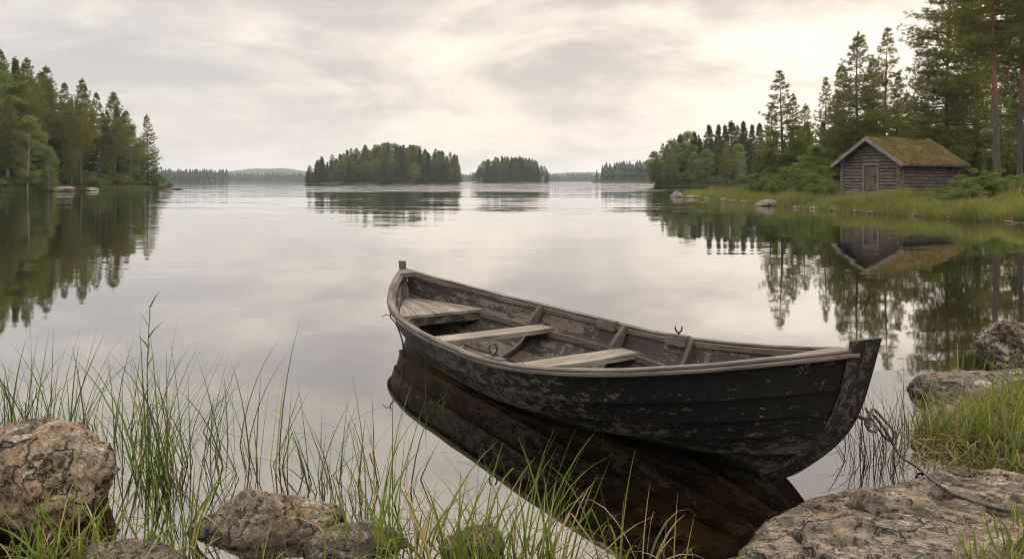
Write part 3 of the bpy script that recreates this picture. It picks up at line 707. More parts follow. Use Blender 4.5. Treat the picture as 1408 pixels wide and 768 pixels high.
def left_forest():
    rows = [  # px, py of the top, distance, prototype, label
        (2, 64, 122, 'pine1', 'tall dense pine at the very left edge of the left shore forest'),
        (23, 76, 128, 'spruce0', 'dark spruce second from the left edge of the left shore forest'),
        (39, 77, 121, 'pine0', 'tall pine behind the leaning white birch on the left shore'),
        (64, 87, 126, 'pine1', 'tall pine with long bare reddish trunk near the left end of left shore'),
        (87, 110, 132, 'pine2', 'pine with narrow top in the middle of the left shore forest'),
        (111, 106, 128, 'pine0', 'tall pine with bare orange trunk standing above the pale shore rock'),
        (134, 124, 136, 'pine1', 'slender pine right of the orange trunked pine on the left shore'),
        (157, 124, 139, 'pine0', 'tallest pine in the right half of the left shore forest'),
        (172, 149, 146, 'pine2', 'short pine behind the big round birch at the end of left forest'),
        (203, 155, 149, 'peninsula1', 'lone open pine on the outermost tip of the left forest'),
    ]
    for px, py, D, k, lab in rows:
        x = atd(px, D); z = left_z(x, D); TP[k].put(x, D, z - 0.1, height_from(py, D, z), tr.uniform(0, 6.28), lab, 'tree', wide=tr.uniform(1.0, 1.25))
    br = [(38, 156, 115, 'birch0', 'leaning birch with white trunk at the water on the left shore'),
          (66, 198, 119, 'birch1', 'low bright birch right of the leaning white trunked one on left shore'),
          (-3, 104, 114, 'pine2', 'bushy light green pine cut by the left edge of the photo'),
          (13, 128, 115, 'pine2', 'bushy full crowned pine at the water by the left edge'),
          (178, 166, 143, 'birch1', 'big round green birch near the right end of the left shore forest'),
          (148, 150, 137, 'pine2', 'bushy low crowned pine below the tallest right hand pine of left shore'),
          (190, 194, 147, 'birch0', 'small leafy birch at the tip under the lone open pine'),
          (98, 150, 126, 'pine2', 'bushy pine standing left of the pale bare rock on the left shore')]
    for px, py, D, k, lab in br:
        x = atd(px, D); z = left_z(x, D); TP[k].put(x, D, z - 0.1, height_from(py, D, z), tr.uniform(0, 6.28), lab, 'tree', wide=tr.uniform(0.8, 1.0))
    i = 0
    while i < 56:
        D = tr.uniform(118, 175); px = tr.uniform(-30, 190); x = atd(px, D)
        lim = np.interp(D, [p[1] for p in LSH], [p[0] for p in LSH])
        if x > lim - 4.5: continue
        top = np.interp(px, [-30, 0, 40, 64, 90, 110, 135, 160, 180, 200], [60, 72, 82, 95, 118, 114, 132, 132, 160, 180]) + tr.uniform(4, 45)
        z = left_z(x, D); TP[tr.choice(['spruce0', 'spruce1', 'spruce2', 'pine0', 'pine2', 'birch0'])].put(x, D, z - .1, max(5, height_from(top, D, z)), tr.uniform(0, 6.28),
            'tree crowded behind the front row of the left shore forest', 'tree', 'trees filling the left shore forest', tr.uniform(1.0, 1.4)); i += 1
    for i in range(34):
        D = 108 + i * 1.28 + tr.uniform(-.5, .5); x = np.interp(D, [p[1] for p in LSH], [p[0] for p in LSH]) - tr.uniform(0.6, 3.0)
        TP[tr.choice(['shrub0', 'shrub1'])].put(x, D, left_z(x, D) - 0.1, tr.uniform(1.2, 3.6), tr.uniform(0, 6.28), 'low green shrub at the water below the left shore forest', 'shrub', 'shrubs along the left shore', tr.uniform(1.0, 1.7))
left_forest()

def island_trees():
    r = random.Random(8)
    prof = [(420, 231), (430, 222), (440, 216), (460, 212), (480, 204), (500, 199), (520, 198), (540, 195), (560, 198), (580, 201), (600, 203), (618, 207), (628, 214), (637, 231)]
    cx, cy, rx, ry, h = ISL; i = 0; n = 124
    while i < n:
        u = -0.97 + 1.94 * (i % 31 + r.random()) / 31; v = r.uniform(-0.95, -0.3) if i < 31 else r.uniform(-0.5, 0.7)
        if u * u + v * v > 0.96: v *= 0.3
        if u * u + v * v > 0.96: v = 0
        x = cx + u * rx; y = cy + v * ry; z = h * (1 - min(1, u * u + v * v) ** 1.1) + 0.2
        px = 704 + F * x / y; top = np.interp(px, [p[0] for p in prof], [p[1] for p in prof]) + (r.uniform(-1.5, 3) if r.random() < .45 else r.uniform(2, 10))
        if i < 31: top += r.uniform(8, 24)
        k = r.choice(['spruce0', 'spruce1', 'spruce2', 'spruce1', 'pine0', 'pine2', 'birch0', 'pine1'] if i >= 31 else ['spruce1', 'birch0', 'birch1', 'spruce2', 'leafy', 'pine2'])
        TP[k].put(x, y, z, max(6, height_from(top, y, z)), r.uniform(0, 6.28), 'tree on the large wooded island in the middle of the lake', 'tree', 'trees on the large island', r.uniform(1.3, 1.9) * (0.8 if k in ('birch0', 'leafy') and i >= 31 else 1)); i += 1
    prof = [(650, 238), (656, 229), (665, 220), (680, 214), (700, 212), (720, 214), (738, 219), (750, 226), (758, 238)]
    cx, cy, rx, ry, h = ISS; i = 0
    while i < 56:
        u = -0.96 + 1.92 * (i % 20 + r.random()) / 20; v = r.uniform(-0.8, 0.6) * (1 - abs(u)) ** .3
        x = cx + u * rx; y = cy + v * ry; z = h * (1 - min(1, u * u + v * v)) + 0.2
        px = 704 + F * x / y; top = np.interp(px, [p[0] for p in prof], [p[1] for p in prof]) + r.uniform(0, 8)
        k = r.choice(['spruce0', 'pine0', 'spruce1', 'birch0', 'pine2', 'spruce2', 'pine1'])
        TP[k].put(x, y, z, max(6, height_from(top, y, z)), r.uniform(0, 6.28), 'tree on the small wooded island right of the large one', 'tree', 'trees on the small island', r.uniform(1.4, 2.0)); i += 1
island_trees()

def point_trees():
    """the wooded point between the lake and the peninsula"""
    r = random.Random(18)
    rows = [(899, 207, 188, 'leafy'), (911, 196, 191, 'pine2'), (925, 190, 193, 'birch1'), (935, 183, 196, 'spruce1'), (944, 179, 199, 'birch0'), (955, 180, 200, 'spruce0'), (963, 189, 199, 'spruce2'),
            (974, 170, 203, 'spruce1'), (987, 170, 203, 'spruce0'), (996, 171, 206, 'spruce2'), (1005, 165, 206, 'spruce1'), (1014, 171, 208, 'pine0'), (1023, 165, 206, 'spruce0'), (1033, 170, 205, 'spruce2'),
            (1045, 168, 206, 'spruce1'), (1058, 174, 203, 'pine2'), (1090, 172, 206, 'spruce0'), (1110, 166, 206, 'spruce1')]
    rows += [(905 + i * 6.1 + r.uniform(-3, 3), 178 + r.uniform(0, 22) + max(0, 940 - 905 - i * 6) * .6, r.uniform(196, 212), r.choice(['spruce0', 'spruce1', 'spruce2', 'birch0', 'pine2'])) for i in range(26)]
    for px, py, D, k in rows:
        x = atd(px, D); z = 1.4; TP[k].put(x, D, z, height_from(py, D, z), r.uniform(0, 6.28), 'tree in the taller back row of the wooded point beyond the peninsula', 'tree', 'back row trees on the wooded point', r.uniform(1.3, 2.0) if k.startswith('spruce') else r.uniform(0.95, 1.2))
    front = [(928, 212, 186, 'pine2'), (970, 204, 187, 'leafy'), (998, 192, 188, 'pine2'), (1018, 208, 187, 'birch0'), (912, 220, 187, 'birch0'), (945, 214, 186, 'spruce2'), (1038, 200, 188, 'spruce0'), (955, 208, 190, 'birch0'), (985, 214, 189, 'spruce1')]
    for px, py, D, k in front:
        x = atd(px, D); z = 0.6; TP[k].put(x, D, z, height_from(py, D, z), r.uniform(0, 6.28), 'rounded tree at the waterside of the wooded point beyond the peninsula', 'tree', 'front trees on the wooded point', r.uniform(0.9, 1.15))
    for i in range(18):
        x = 36.5 + i * 1.9; D = np.interp(x, [p[0] for p in MSH], [p[1] for p in MSH]) + 1.5
        TP[r.choice(['shrub0', 'shrub1'])].put(x, D, .3, r.uniform(1.6, 4), r.uniform(0, 6.28), 'low shrub at the water under the trees of the wooded point', 'shrub', 'shrubs on the wooded point', 1.6)
point_trees()

def peninsula_trees():
    def put(px, py, D, k, lab, wide=1.0, grp=None, rz=None):
        x = atd(px, D); z = float(right_z(x, D)[0]); TP[k].put(x, D, z - 0.08, height_from(py, D, z), tr.uniform(0, 6.28) if rz is None else rz, lab, 'tree', grp, wide)
    put(1075, 94, 72, 'peninsula0', 'tall open pine standing alone left of the pine clump behind the cabin', 1.5)
    put(1091, 126, 76, 'peninsula2', 'slimmer pine close behind the tall open one left of the cabin', 1.15)
    put(1134, 103, 74, 'peninsula2', 'thin pine between the tall open one and the dense pine clump', 1.1)
    put(1180, 41, 66, 'peninsula1', 'dense broad pine rising straight behind the cabin gable', 1.4)
    put(1217, 35, 70, 'peninsula0', 'tallest narrow pine right of the dense one behind the cabin', 1.15)
    put(1233, 96, 67, 'peninsula2', 'short thin pine above the cabin roof ridge', 1.1)
    put(1150, 120, 78, 'peninsula1', 'dark bushy pine low in the clump left of the cabin gable', 1.1)
    put(1107, 140, 80, 'peninsula1', 'bushy pine in the gap right of the tall open one', 1.3)
    put(1160, 84, 72, 'peninsula1', 'bushy pine leaning against the dense broad one on its left side', 1.2)
    put(1199, 72, 74, 'peninsula1', 'bushy pine filling the gap between the two tallest pines behind the cabin', 1.15)
    put(1246, 122, 76, 'peninsula1', 'low bushy pine over the right half of the cabin roof', 1.2)
    put(1060, 138, 80, 'peninsula2', 'low pine close to the left of the tall open one', 1.4)
    put(1303, -62, 61, 'big2', 'huge dark pine with sweeping layered boughs behind the cabin right end', 1.15)
    put(1371, -150, 46, 'big', 'large pine with thick red trunk standing right of the cabin', 1.0, rz=2.0)
    put(1402, -120, 50, 'big', 'large pine with dark trunk at the right edge of the photo', 0.95, rz=4.4)
    put(1345, -40, 66, 'big2', 'dark pine behind the thick red trunked one right of the cabin', 1.1)
    put(1440, -100, 52, 'big2', 'tall pine just beyond the right edge behind the dark trunk', 1.1)
    put(1277, 150, 78, 'leafy', 'bright leafy tree peeping above the middle of the cabin roof', 1.2)
    put(1255, 128, 84, 'peninsula1', 'distant pine in the gap right of the tallest narrow pine', 1.2)
    put(1297, 165, 72, 'leafy', 'leafy tree just behind the right end of the cabin roof', 1.1)
    put(1098, 188, 71, 'birch1', 'rounded pale birch low under the thin pines left of the cabin', 1.1)
    put(1122, 196, 63, 'leafy', 'bright leafy tree close to the left of the cabin gable', 1.1)
    put(1058, 205, 72, 'leafy', 'low leafy tree under the tall open pine at the peninsula', 1.1)
    put(1043, 212, 78, 'spruce1', 'small dark spruce at the left end of the peninsula trees', 1.3)
    for px, py, D in [(1110, 178, 86), (1146, 170, 84), (1170, 160, 82), (1205, 150, 84), (1228, 165, 80), (1262, 175, 88), (1290, 160, 90), (1320, 150, 86), (1340, 170, 80), (1360, 140, 92), (1392, 130, 88), (1420, 110, 80), (1075, 190, 88), (1190, 185, 75),
                      (1130, 165, 95), (1160, 150, 98), (1238, 150, 100), (1310, 120, 100), (1375, 175, 70), (1408, 165, 66), (1095, 170, 98), (1270, 140, 104), (1213, 172, 92), (1183, 168, 104), (1150, 182, 76), (1240, 182, 74), (1064, 178, 96)]:
        put(px + tr.uniform(-5, 5), py, D, tr.choice(['spruce0', 'spruce1', 'spruce2', 'spruce0', 'peninsula1', 'pine2']), 'dark conifer deep in the forest behind the cabin', tr.uniform(1.2, 1.6), 'forest trees behind the cabin')
    for px, py, D in [(1342, 206, 60), (1360, 214, 56), (1385, 210, 55), (1402, 212, 52), (1332, 222, 58), (1395, 228, 47)]:
        put(px, py, D, 'spruce1', 'young low spruce in the undergrowth right of the cabin', 1.9, 'young spruces right of the cabin')
    sh = [(1052, 236, 66), (1070, 228, 68), (1085, 222, 64), (1098, 230, 60), (1112, 222, 60), (1128, 226, 57), (1140, 236, 55), (1146, 246, 52), (1034, 246, 70), (1046, 250, 66), (1062, 246, 62), (1080, 244, 60), (1100, 246, 57), (1120, 244, 54), (1090, 208, 70), (1117, 206, 66), (1075, 212, 74)]
    for px, py, D in sh:
        x = atd(px, D); z = float(right_z(x, D)[0]); TP[tr.choice(['shrub0', 'shrub1'])].put(x, D, z - .05, max(.8, height_from(py, D, z)), tr.uniform(0, 6.28), 'green shrub under the pines left of the cabin', 'shrub', 'shrubs left of the cabin', 1.25)
    for i in range(30):
        px = 1262 + i * 5.4 + tr.uniform(-4, 4); D = tr.uniform(38.5, 44); x = atd(px, D); z = float(right_z(x, D)[0])
        TP[tr.choice(['shrub0', 'shrub1'])].put(x, D, z - .05, tr.uniform(0.75, 1.45) * (1.1 if px > 1330 else 0.62), tr.uniform(0, 6.28), 'low shrub among the tall grass in front of the cabin and red trunk', 'shrub', 'shrubs in front of the cabin', 1.3)
peninsula_trees()
# ------------------------------------------------------------------ cabin
def log(mb, p0, p1, r, rnd, mi=0):
    p0 = np.array(p0, float); p1 = np.array(p1, float); n = 8; t = np.linspace(0, 1, n)[:, None]
    P = p0 + (p1 - p0) * t; P[:, 2] += [rnd.uniform(-.006, .006) for _ in range(n)]
    mb.tube(P, [r * rnd.uniform(0.95, 1.04) for _ in range(n)], 12, mi)

def build_cabin():
    rnd = random.Random(6); g = 0.92
    root = empty('log_cabin', (25.4, 50.0, g), math.atan2(0.53, 0.848))
    tag(root, 'small weathered log cabin with mossy sod roof on the grassy shore', 'cabin')
    Lx, Wy, st, n = 6.8, 4.1, 0.222, 9; r = 0.122; ridge = 3.42; eave = n * st
    # side and back walls
    for y, nm in ((0.0, 0), (Wy, 0)):
        mb = MB()
        for i in range(n): log(mb, (-0.22, y, 0.12 + i * st + st / 2), (Lx + 0.22, y, 0.12 + i * st + st / 2), r, rnd)
        mb.build('log_wall', M_LOG, root)
    d0, d1 = 1.45, 2.55
    for x, gable, door in ((0.0, True, True), (Lx, True, False)):
        mb = MB()
        for i in range(n):
            z = 0.12 + i * st
            if door and i < 8:
                log(mb, (x, -0.22, z), (x, d0 - 0.06, z), r, rnd); log(mb, (x, d1 + 0.06, z), (x, Wy + 0.22, z), r, rnd)
            else: log(mb, (x, -0.22, z), (x, Wy + 0.22, z), r, rnd)
        z = 0.12 + n * st
        while z < ridge - 0.12:
            hw = (ridge - 0.02 - z) / (ridge - eave) * (Wy / 2)
            log(mb, (x, Wy / 2 - hw, z), (x, Wy / 2 + hw, z), r, rnd); z += st
        mb.build('gable_wall', M_LOG, root)
    # door with its frame
    dm = MB(); w = (d1 - d0 - 0.22) / 4
    for i in range(4): dm.bar((-0.03, d0 + 0.11 + w * (i + .5), 0.12), (-0.03, d0 + 0.11 + w * (i + .5), 1.78), w - 0.012, 0.045, up=(1, 0, 0))
    door = dm.build('door', M_DOOR, root)
    hb = MB(); hb.bar((-0.075, d0 + 0.3, 0.95), (-0.075, d0 + 0.3, 1.12), 0.03, 0.035, up=(1, 0, 0)); hb.build('handle', M_IRON, door)
    fm = MB()
    for y in (d0 + 0.03, d1 - 0.03): fm.bar((-0.10, y, 0.05), (-0.10, y, 1.88), 0.15, 0.07, up=(1, 0, 0))
    fm.bar((-0.105, d0 - 0.06, 1.88), (-0.105, d1 + 0.06, 1.88), 0.07, 0.12)
    fm.build('door_frame', M_DFRAME, root)
    sm = MB(); sm.bar((-0.45, 0.3, 0.0), (-0.45, Wy - 0.1, 0.0), 0.5, 0.09); sm.bar((-0.40, 0.5, -0.11), (-0.40, 2.9, -0.11), 0.45, 0.13); sm.build('doorstep', M_BOARD, root)
    fs = MB()
    for (x, y) in [(0, 0), (Lx / 2, 0), (Lx, 0), (0, Wy), (Lx, Wy), (Lx / 2, Wy), (Lx*.25, 0), (Lx * .75, 0)]:
        fs.tube([(x, y, -0.5), (x, y, -0.1), (x, y, 0.03)], [0.34, 0.30, 0.22], 9)
    fs.build('foundation_stone', M_ROCKD, root)
    # roof: boarded deck, gable boards, eave log and a thick sod on top
    ov, oe = 0.62, 0.55; sl = (ridge - eave) / (Wy / 2); z_r = ridge + 0.16
    dk = MB()
    for sg in (-1, 1):
        y1 = Wy / 2 + sg * (Wy / 2 + oe); z1 = z_r - (Wy / 2 + oe) * sl
        a = np.array([[x, Wy / 2, z_r] for x in (-ov, Lx + ov)]); b = np.array([[x, y1, z1] for x in (-ov, Lx + ov)]); dn = np.array([0, 0, -0.06])
        dk.loft([[a[0], b[0], b[0] + dn, a[0] + dn], [a[1], b[1], b[1] + dn, a[1] + dn]])
    roof = dk.build('roof', M_LOG, root)
    for x in (-ov - 0.02, Lx + ov + 0.02):
        for sg in (-1, 1):
            bb = MB()
            y1 = Wy / 2 + sg * (Wy / 2 + oe + 0.04); z1 = z_r - (Wy / 2 + oe + 0.04) * sl
            bb.bar((x, Wy / 2 + sg * 0.004, z_r + 0.01), (x, y1, z1 + 0.01), 0.045, 0.23); bb.build('gable_board', M_BOARD, roof)
    el = MB()
    for sg in (-1, 1):
        y1 = Wy / 2 + sg * (Wy / 2 + oe + 0.02); z1 = z_r - (Wy / 2 + oe) * sl + 0.05
        el.bar((-ov, y1, z1), (Lx + ov, y1, z1), 0.06, 0.15)
    el.build('eave_board', M_LOG, roof)
    nx, ny = 150, 120; xs = np.linspace(-ov + 0.01, Lx + ov - 0.01, nx); ys = np.linspace(-oe - 0.02, Wy + oe + 0.02, ny); X, Y = np.meshgrid(xs, ys, indexing='ij')
    base = z_r - np.sqrt((Y - Wy / 2) ** 2 + 0.02) * sl
    edge = np.minimum.reduce([X - xs[0], xs[-1] - X, Y - ys[0], ys[-1] - Y]); rim = np.clip(edge / 0.22, 0, 1) ** 0.5
    Z = np.maximum(base - 0.0, -9) + 0.02 - 0.06 * np.sin(np.pi * np.clip((X - xs[0]) / (xs[-1] - xs[0]), 0, 1)) * rim + rim * (0.30 * (fbm1(X * 1.0, Y * 1.0, oct=2, s=15).reshape(X.shape) - 0.4) + 0.12 + 0.18 * fbm1(X * 1.3, Y * 1.3, oct=3, s=2).reshape(X.shape) + 0.14 * (fbm1(X * 6, Y * 6, oct=3, s=7).reshape(X.shape) - .3))
    sod = link_mesh('sod', grid_mesh('sod', X, Y, Z, M_MOSS), roof)
    # tufts of grass rooted in the sod
    rg = np.random.default_rng(3); k = 1800; i = rg.integers(2, nx - 2, k); j = rg.integers(2, ny - 2, k); ok = (fbm1(X[i, j] * .9, Y[i, j] * .9, oct=3, s=12) > 0.45) | (X[i, j] < -0.2); i = i[ok]; j = j[ok]
    C = np.column_stack([X[i, j], Y[i, j], Z[i, j] - .02]); V, Q = tufts(C, np.tile([0, 0, 1.0], (len(C), 1)), 4, 0.20, 0.022, 0.45, rg, 0.4)
    gt = link_mesh('roof_grass', np_mesh('roof_grass', V, Q, M_DRYMOSS), roof); gt['kind'] = 'stuff'
    pm = MB(); pm.bar((Lx + 0.5, -0.35, -0.3), (Lx + 0.5, -0.35, eave - 0.12), 0.13, 0.13, n=3); pm.build('post', M_LOG, root)
M_DRYMOSS = leaf_mat('roof grass', (0.09, 0.09, 0.026), (0.22, 0.155, 0.055), None, 0, 0.4, 0.8)
build_cabin()

# ------------------------------------------------------------------ rocks
def rock(name, c, rad, seed, mat, label, cat='rock', facets=14, rough=0.16, lvl=6, rz=0.0, fine=0.05, ledge=0.0):
    bm = bmesh.new(); bmesh.ops.create_icosphere(bm, subdivisions=lvl, radius=1); me = bpy.data.meshes.new(name); bm.to_mesh(me); bm.free()
    V = np.zeros(len(me.vertices) * 3); me.vertices.foreach_get('co', V); V = V.reshape(-1, 3); rg = np.random.default_rng(seed)
    for _ in range(facets):      # cleaved faces
        d = rg.normal(size=3); d /= np.linalg.norm(d); k = rg.uniform(0.62, 0.9); q = V @ d; V = V - np.outer(np.clip(q - k, 0, None) * 0.95, d)
    N = V / np.linalg.norm(V, axis=1)[:, None]; rmin = min(rad)
    V = V * np.array(rad)
    P = V / rmin
    n = (fbm(P * 1.1 + seed, 3, seed) - 0.5) * 2 * rough + (fbm(P * 3.6 + seed, 5, seed + 9, 0.55) - 0.5) * rough * 0.9
    ridg = np.abs(fbm(P * 2.2 + 3 + seed, 4, seed + 4) - 0.5); n = n - np.clip(0.05 - ridg, 0, 1) * 1.6 * rough / 0.16
    n = n + (fbm(P * 14, 3, seed + 2) - 0.5) * fine * 2
    V = V + N * (n * rmin)[:, None]
    ca, sa = math.cos(rz), math.sin(rz); V = V @ np.array([[ca, sa, 0], [-sa, ca, 0], [0, 0, 1]])
    me.vertices.foreach_set('co', V.astype(np.float32).ravel()); me.polygons.foreach_set('use_smooth', np.ones(len(me.polygons), bool)); me.materials.append(mat); me.update()
    o = link_mesh(name, me); o.location = c; return tag(o, label, cat)

rock('boulder', (-2.52, 3.95, -0.02), (0.50, 0.44, 0.47), 5, M_ROCK, 'big lichen mottled boulder at the left edge behind green sedge', 'boulder', 12, 0.15, 6)
rock('boulder', (-3.02, 4.12, 0.12), (0.42, 0.40, 0.31), 8, M_ROCKD, 'rounded grey boulder cut by the left edge against the mottled one', 'boulder', 10, 0.13)
rock('rock', (-1.27, 3.78, -0.07), (0.46, 0.30, 0.27), 11, M_ROCK, 'brown rounded rock in the water between the big boulder and the sedge', 'rock', 12, 0.15, 6)
rock('rock', (-0.70, 3.52, -0.10), (0.28, 0.22, 0.22), 14, M_ROCKD, 'low dark rock right of the brown rounded one at the bottom edge', 'rock', 11, 0.15)
rock('rock', (-0.15, 3.53, -0.10), (0.22, 0.18, 0.19), 17, M_ROCKD, 'small half hidden rock amid the sedge at bottom centre', 'rock', 11, 0.16)
rock('rock', (-1.72, 3.33, -0.08), (0.34, 0.22, 0.19), 19, M_ROCKD, 'flat low rock at the bottom edge below the tall reeds', 'rock', 10, 0.13)
rock('rock', (4.05, 5.95, -0.05), (1.15, 0.62, 0.36), 24, M_ROCKD, 'broad flat grey rock in the grass behind the rope on the right', 'rock', 22, 0.17, 6, R(14))
rock('boulder', (4.52, 6.75, 0.17), (0.42, 0.38, 0.34), 29, M_ROCKD, 'round dark boulder at the right edge above the broad flat rock', 'boulder', 12, 0.12)
rock('rock', atd(1062, 50) and (17.6, 52.5, 0.0), (1.3, 0.9, 0.45), 31, M_ROCKF, 'wide pale rock on the peninsula shore left of the cabin', 'rock', 12, 0.14, 5)
rock('rock', (18.75, 51.5, -0.02), (0.5, 0.5, 0.3), 32, M_ROCKF, 'small pale stone touching the wide pale rock on the peninsula shore', 'rock', 12, 0.14, 4)
rock('rock', (18.5, 43.6, 0.0), (0.62, 0.5, 0.34), 33, M_ROCKF, 'left of two pale stones on the shore in front of the cabin', 'rock', 12, 0.14, 5)
rock('rock', (19.45, 43.2, 0.0), (0.75, 0.5, 0.27), 34, M_ROCKF, 'right of two pale stones on the shore in front of the cabin', 'rock', 12, 0.14, 5)
rock('rock', (16.9, 78.5, 0.0), (0.75, 0.7, 0.75), 35, M_ROCKF, 'grey stone standing in the water off the peninsula tip', 'rock', 12, 0.14, 5)
rock('rock', (18.0, 76.2, 0.0), (1.0, 0.6, 0.3), 36, M_ROCKF, 'low stone at the grassy edge near the peninsula tip', 'rock', 12, 0.14, 4)
rock('rock', (21.4, 34.2, 0.0), (0.7, 0.5, 0.3), 37, M_ROCKD, 'dark stone at the waterline below the red trunked pine', 'rock', 12, 0.14, 4)
rock('rock', (21.9, 32.4, 0.0), (0.45, 0.4, 0.22), 38, M_ROCKD, 'small dark stone at the waterline near the right edge', 'rock', 12, 0.14, 4)
rock('rock', (-72.2, 122, 0.15), (2.4, 3.0, 0.75), 39, M_ROCKF, 'pale bare rock at the water on the left forest shore', 'rock', 10, 0.12, 5)
rock('rock', (-71.0, 129, 0.1), (1.2, 1.6, 0.5), 40, M_ROCKF, 'smaller pale rock right of the bare one on left forest shore', 'rock', 10, 0.12, 5)
rock('rock', (-66.5, 150, 0.0), (2.6, 1.2, 0.35), 41, M_ROCKD, 'flat dark skerry at the tip of the left forest shore', 'rock', 10, 0.12, 4)

def bed_stones():
    r = random.Random(12)
    spots = [(760, 742), (815, 728), (870, 715), (905, 742), (950, 720), (985, 735), (840, 760), (925, 698), (1010, 712), (790, 760), (890, 690), (700, 735), (650, 750), (965, 752)]
    for i, (px, py) in enumerate(spots):
        x, y = at(px, py, -0.14); s_ = r.uniform(0.06, 0.17)
        o = rock('stone', (x, y, -0.13 - 0.1 * max(0, y - 3.4)), (s_ * 1.3, s_, s_ * 0.42), 700 + i, M_BEDSTONE, 'brown stone lying under water on the lake bed below the boat', 'stone', 10, 0.14, 4, r.uniform(0, 3)); o['group'] = 'stones under water'
M_BEDSTONE = ground_mat('algae covered stone', (0.10, 0.065, 0.026), (0.26, 0.18, 0.075), (0.06, 0.04, 0.018), 7.0)
bed_stones()

def shore_stones():
    r = random.Random(31); first = None
    for i in range(34):
        y = r.uniform(30.5, 82); x = float(right_x(y)) + r.uniform(-0.25, 0.12); k = r.uniform(0.5, 1.5) * (1.3 if y > 55 else 1)
        if first is None:
            first = o = rock('stone', (x, y, 0.0), (0.30, 0.22, 0.16), 61, M_ROCKD, 'small dark stone at the grassy waterline of the peninsula', 'stone', 12, 0.14, 4); o['group'] = 'stones along the peninsula waterline'
        else: o = first.copy(); COL.objects.link(o)
        o.location = (x, y, -0.02); o.scale = (k, k * r.uniform(.7, 1.2), k * r.uniform(.6, 1.1)); o.rotation_euler = (0, 0, r.uniform(0, 6.28))
shore_stones()

SLAB_EDGE = [(0.55, 2.6), (0.80, 3.1), (0.95, 3.42), (1.15, 3.72), (1.40, 3.96), (1.6, 4.11), (1.85, 4.19), (2.1, 4.24), (2.28, 4.34), (2.5, 4.5), (2.75, 4.68), (3.3, 4.78), (4.2, 4.75), (5.5, 4.6)]
def slab_d(X, Y):
    """rough distance inside the edge of the bedrock shelf"""
    E = np.array(SLAB_EDGE); P = np.column_stack([np.ravel(X), np.ravel(Y)]); best = np.full(len(P), 9e9); sg = np.ones(len(P))
    for a, b in zip(E[:-1], E[1:]):
        ab = b - a; u = np.clip(((P - a) @ ab) / (ab @ ab), 0, 1); q = a + u[:, None] * ab; dd = np.linalg.norm(P - q, axis=1); cr = ab[0] * (P[:, 1] - a[1]) - ab[1] * (P[:, 0] - a[0])
        m = dd < best - 1e-9; best = np.where(m, dd, best); sg = np.where(m, np.where(cr < 0, 1, -1), sg)
    return (best * sg).reshape(np.shape(X))
def slab_z(X, Y):
    X = np.atleast_1d(np.asarray(X, float)); Y = np.atleast_1d(np.asarray(Y, float))
    w = fbm1(X * 3.1, Y * 3.1, oct=4, s=21).reshape(X.shape) - 0.5
    d = slab_d(X, Y) + w * 0.16
    z = np.interp(d, [-0.6, -0.12, 0, 0.05, 0.25, 0.8, 2.0], [-0.5, -0.16, -0.01, 0.022, 0.04, 0.06, 0.10])
    # stepped layers, running the way the shelf was split
    a = R(-28); u = X * math.cos(a) + Y * math.sin(a); v = -X * math.sin(a) + Y * math.cos(a)
    lay = fbm1(u * 0.9, v * 2.6, oct=4, s=33).reshape(X.shape); q = lay * 9.0; st = np.floor(q) + np.clip((q - np.floor(q) - 0.80) / 0.20, 0, 1)
    inn = np.clip(d / 0.15, 0, 1)
    z = z + inn * ((st - 4.7) * 0.029 + (fbm1(X * 5, Y * 5, oct=5, s=40).reshape(X.shape) - 0.5) * 0.045)
    cr = np.abs(fbm1(u * 1.1 + 3, v * 3.0, oct=5, s=51).reshape(X.shape) - 0.5); z = z - inn * np.clip(0.022 - cr, 0, 1) * 3.2
    return z + (fbm1(X * 22, Y * 22, oct=3, s=60).reshape(X.shape) - 0.5) * 0.016
def build_slab():
    xs = np.linspace(0.2, 5.6, 430); ys = np.linspace(2.2, 5.0, 300); X, Y = np.meshgrid(xs, ys, indexing='ij')
    Z = slab_z(X, Y)
    tag(link_mesh('bedrock_shelf', grid_mesh('bedrock_shelf', X, Y, Z, M_SLAB)), 'broad flat shelf of cracked bedrock in the right foreground under the rope', 'rock')
build_slab()

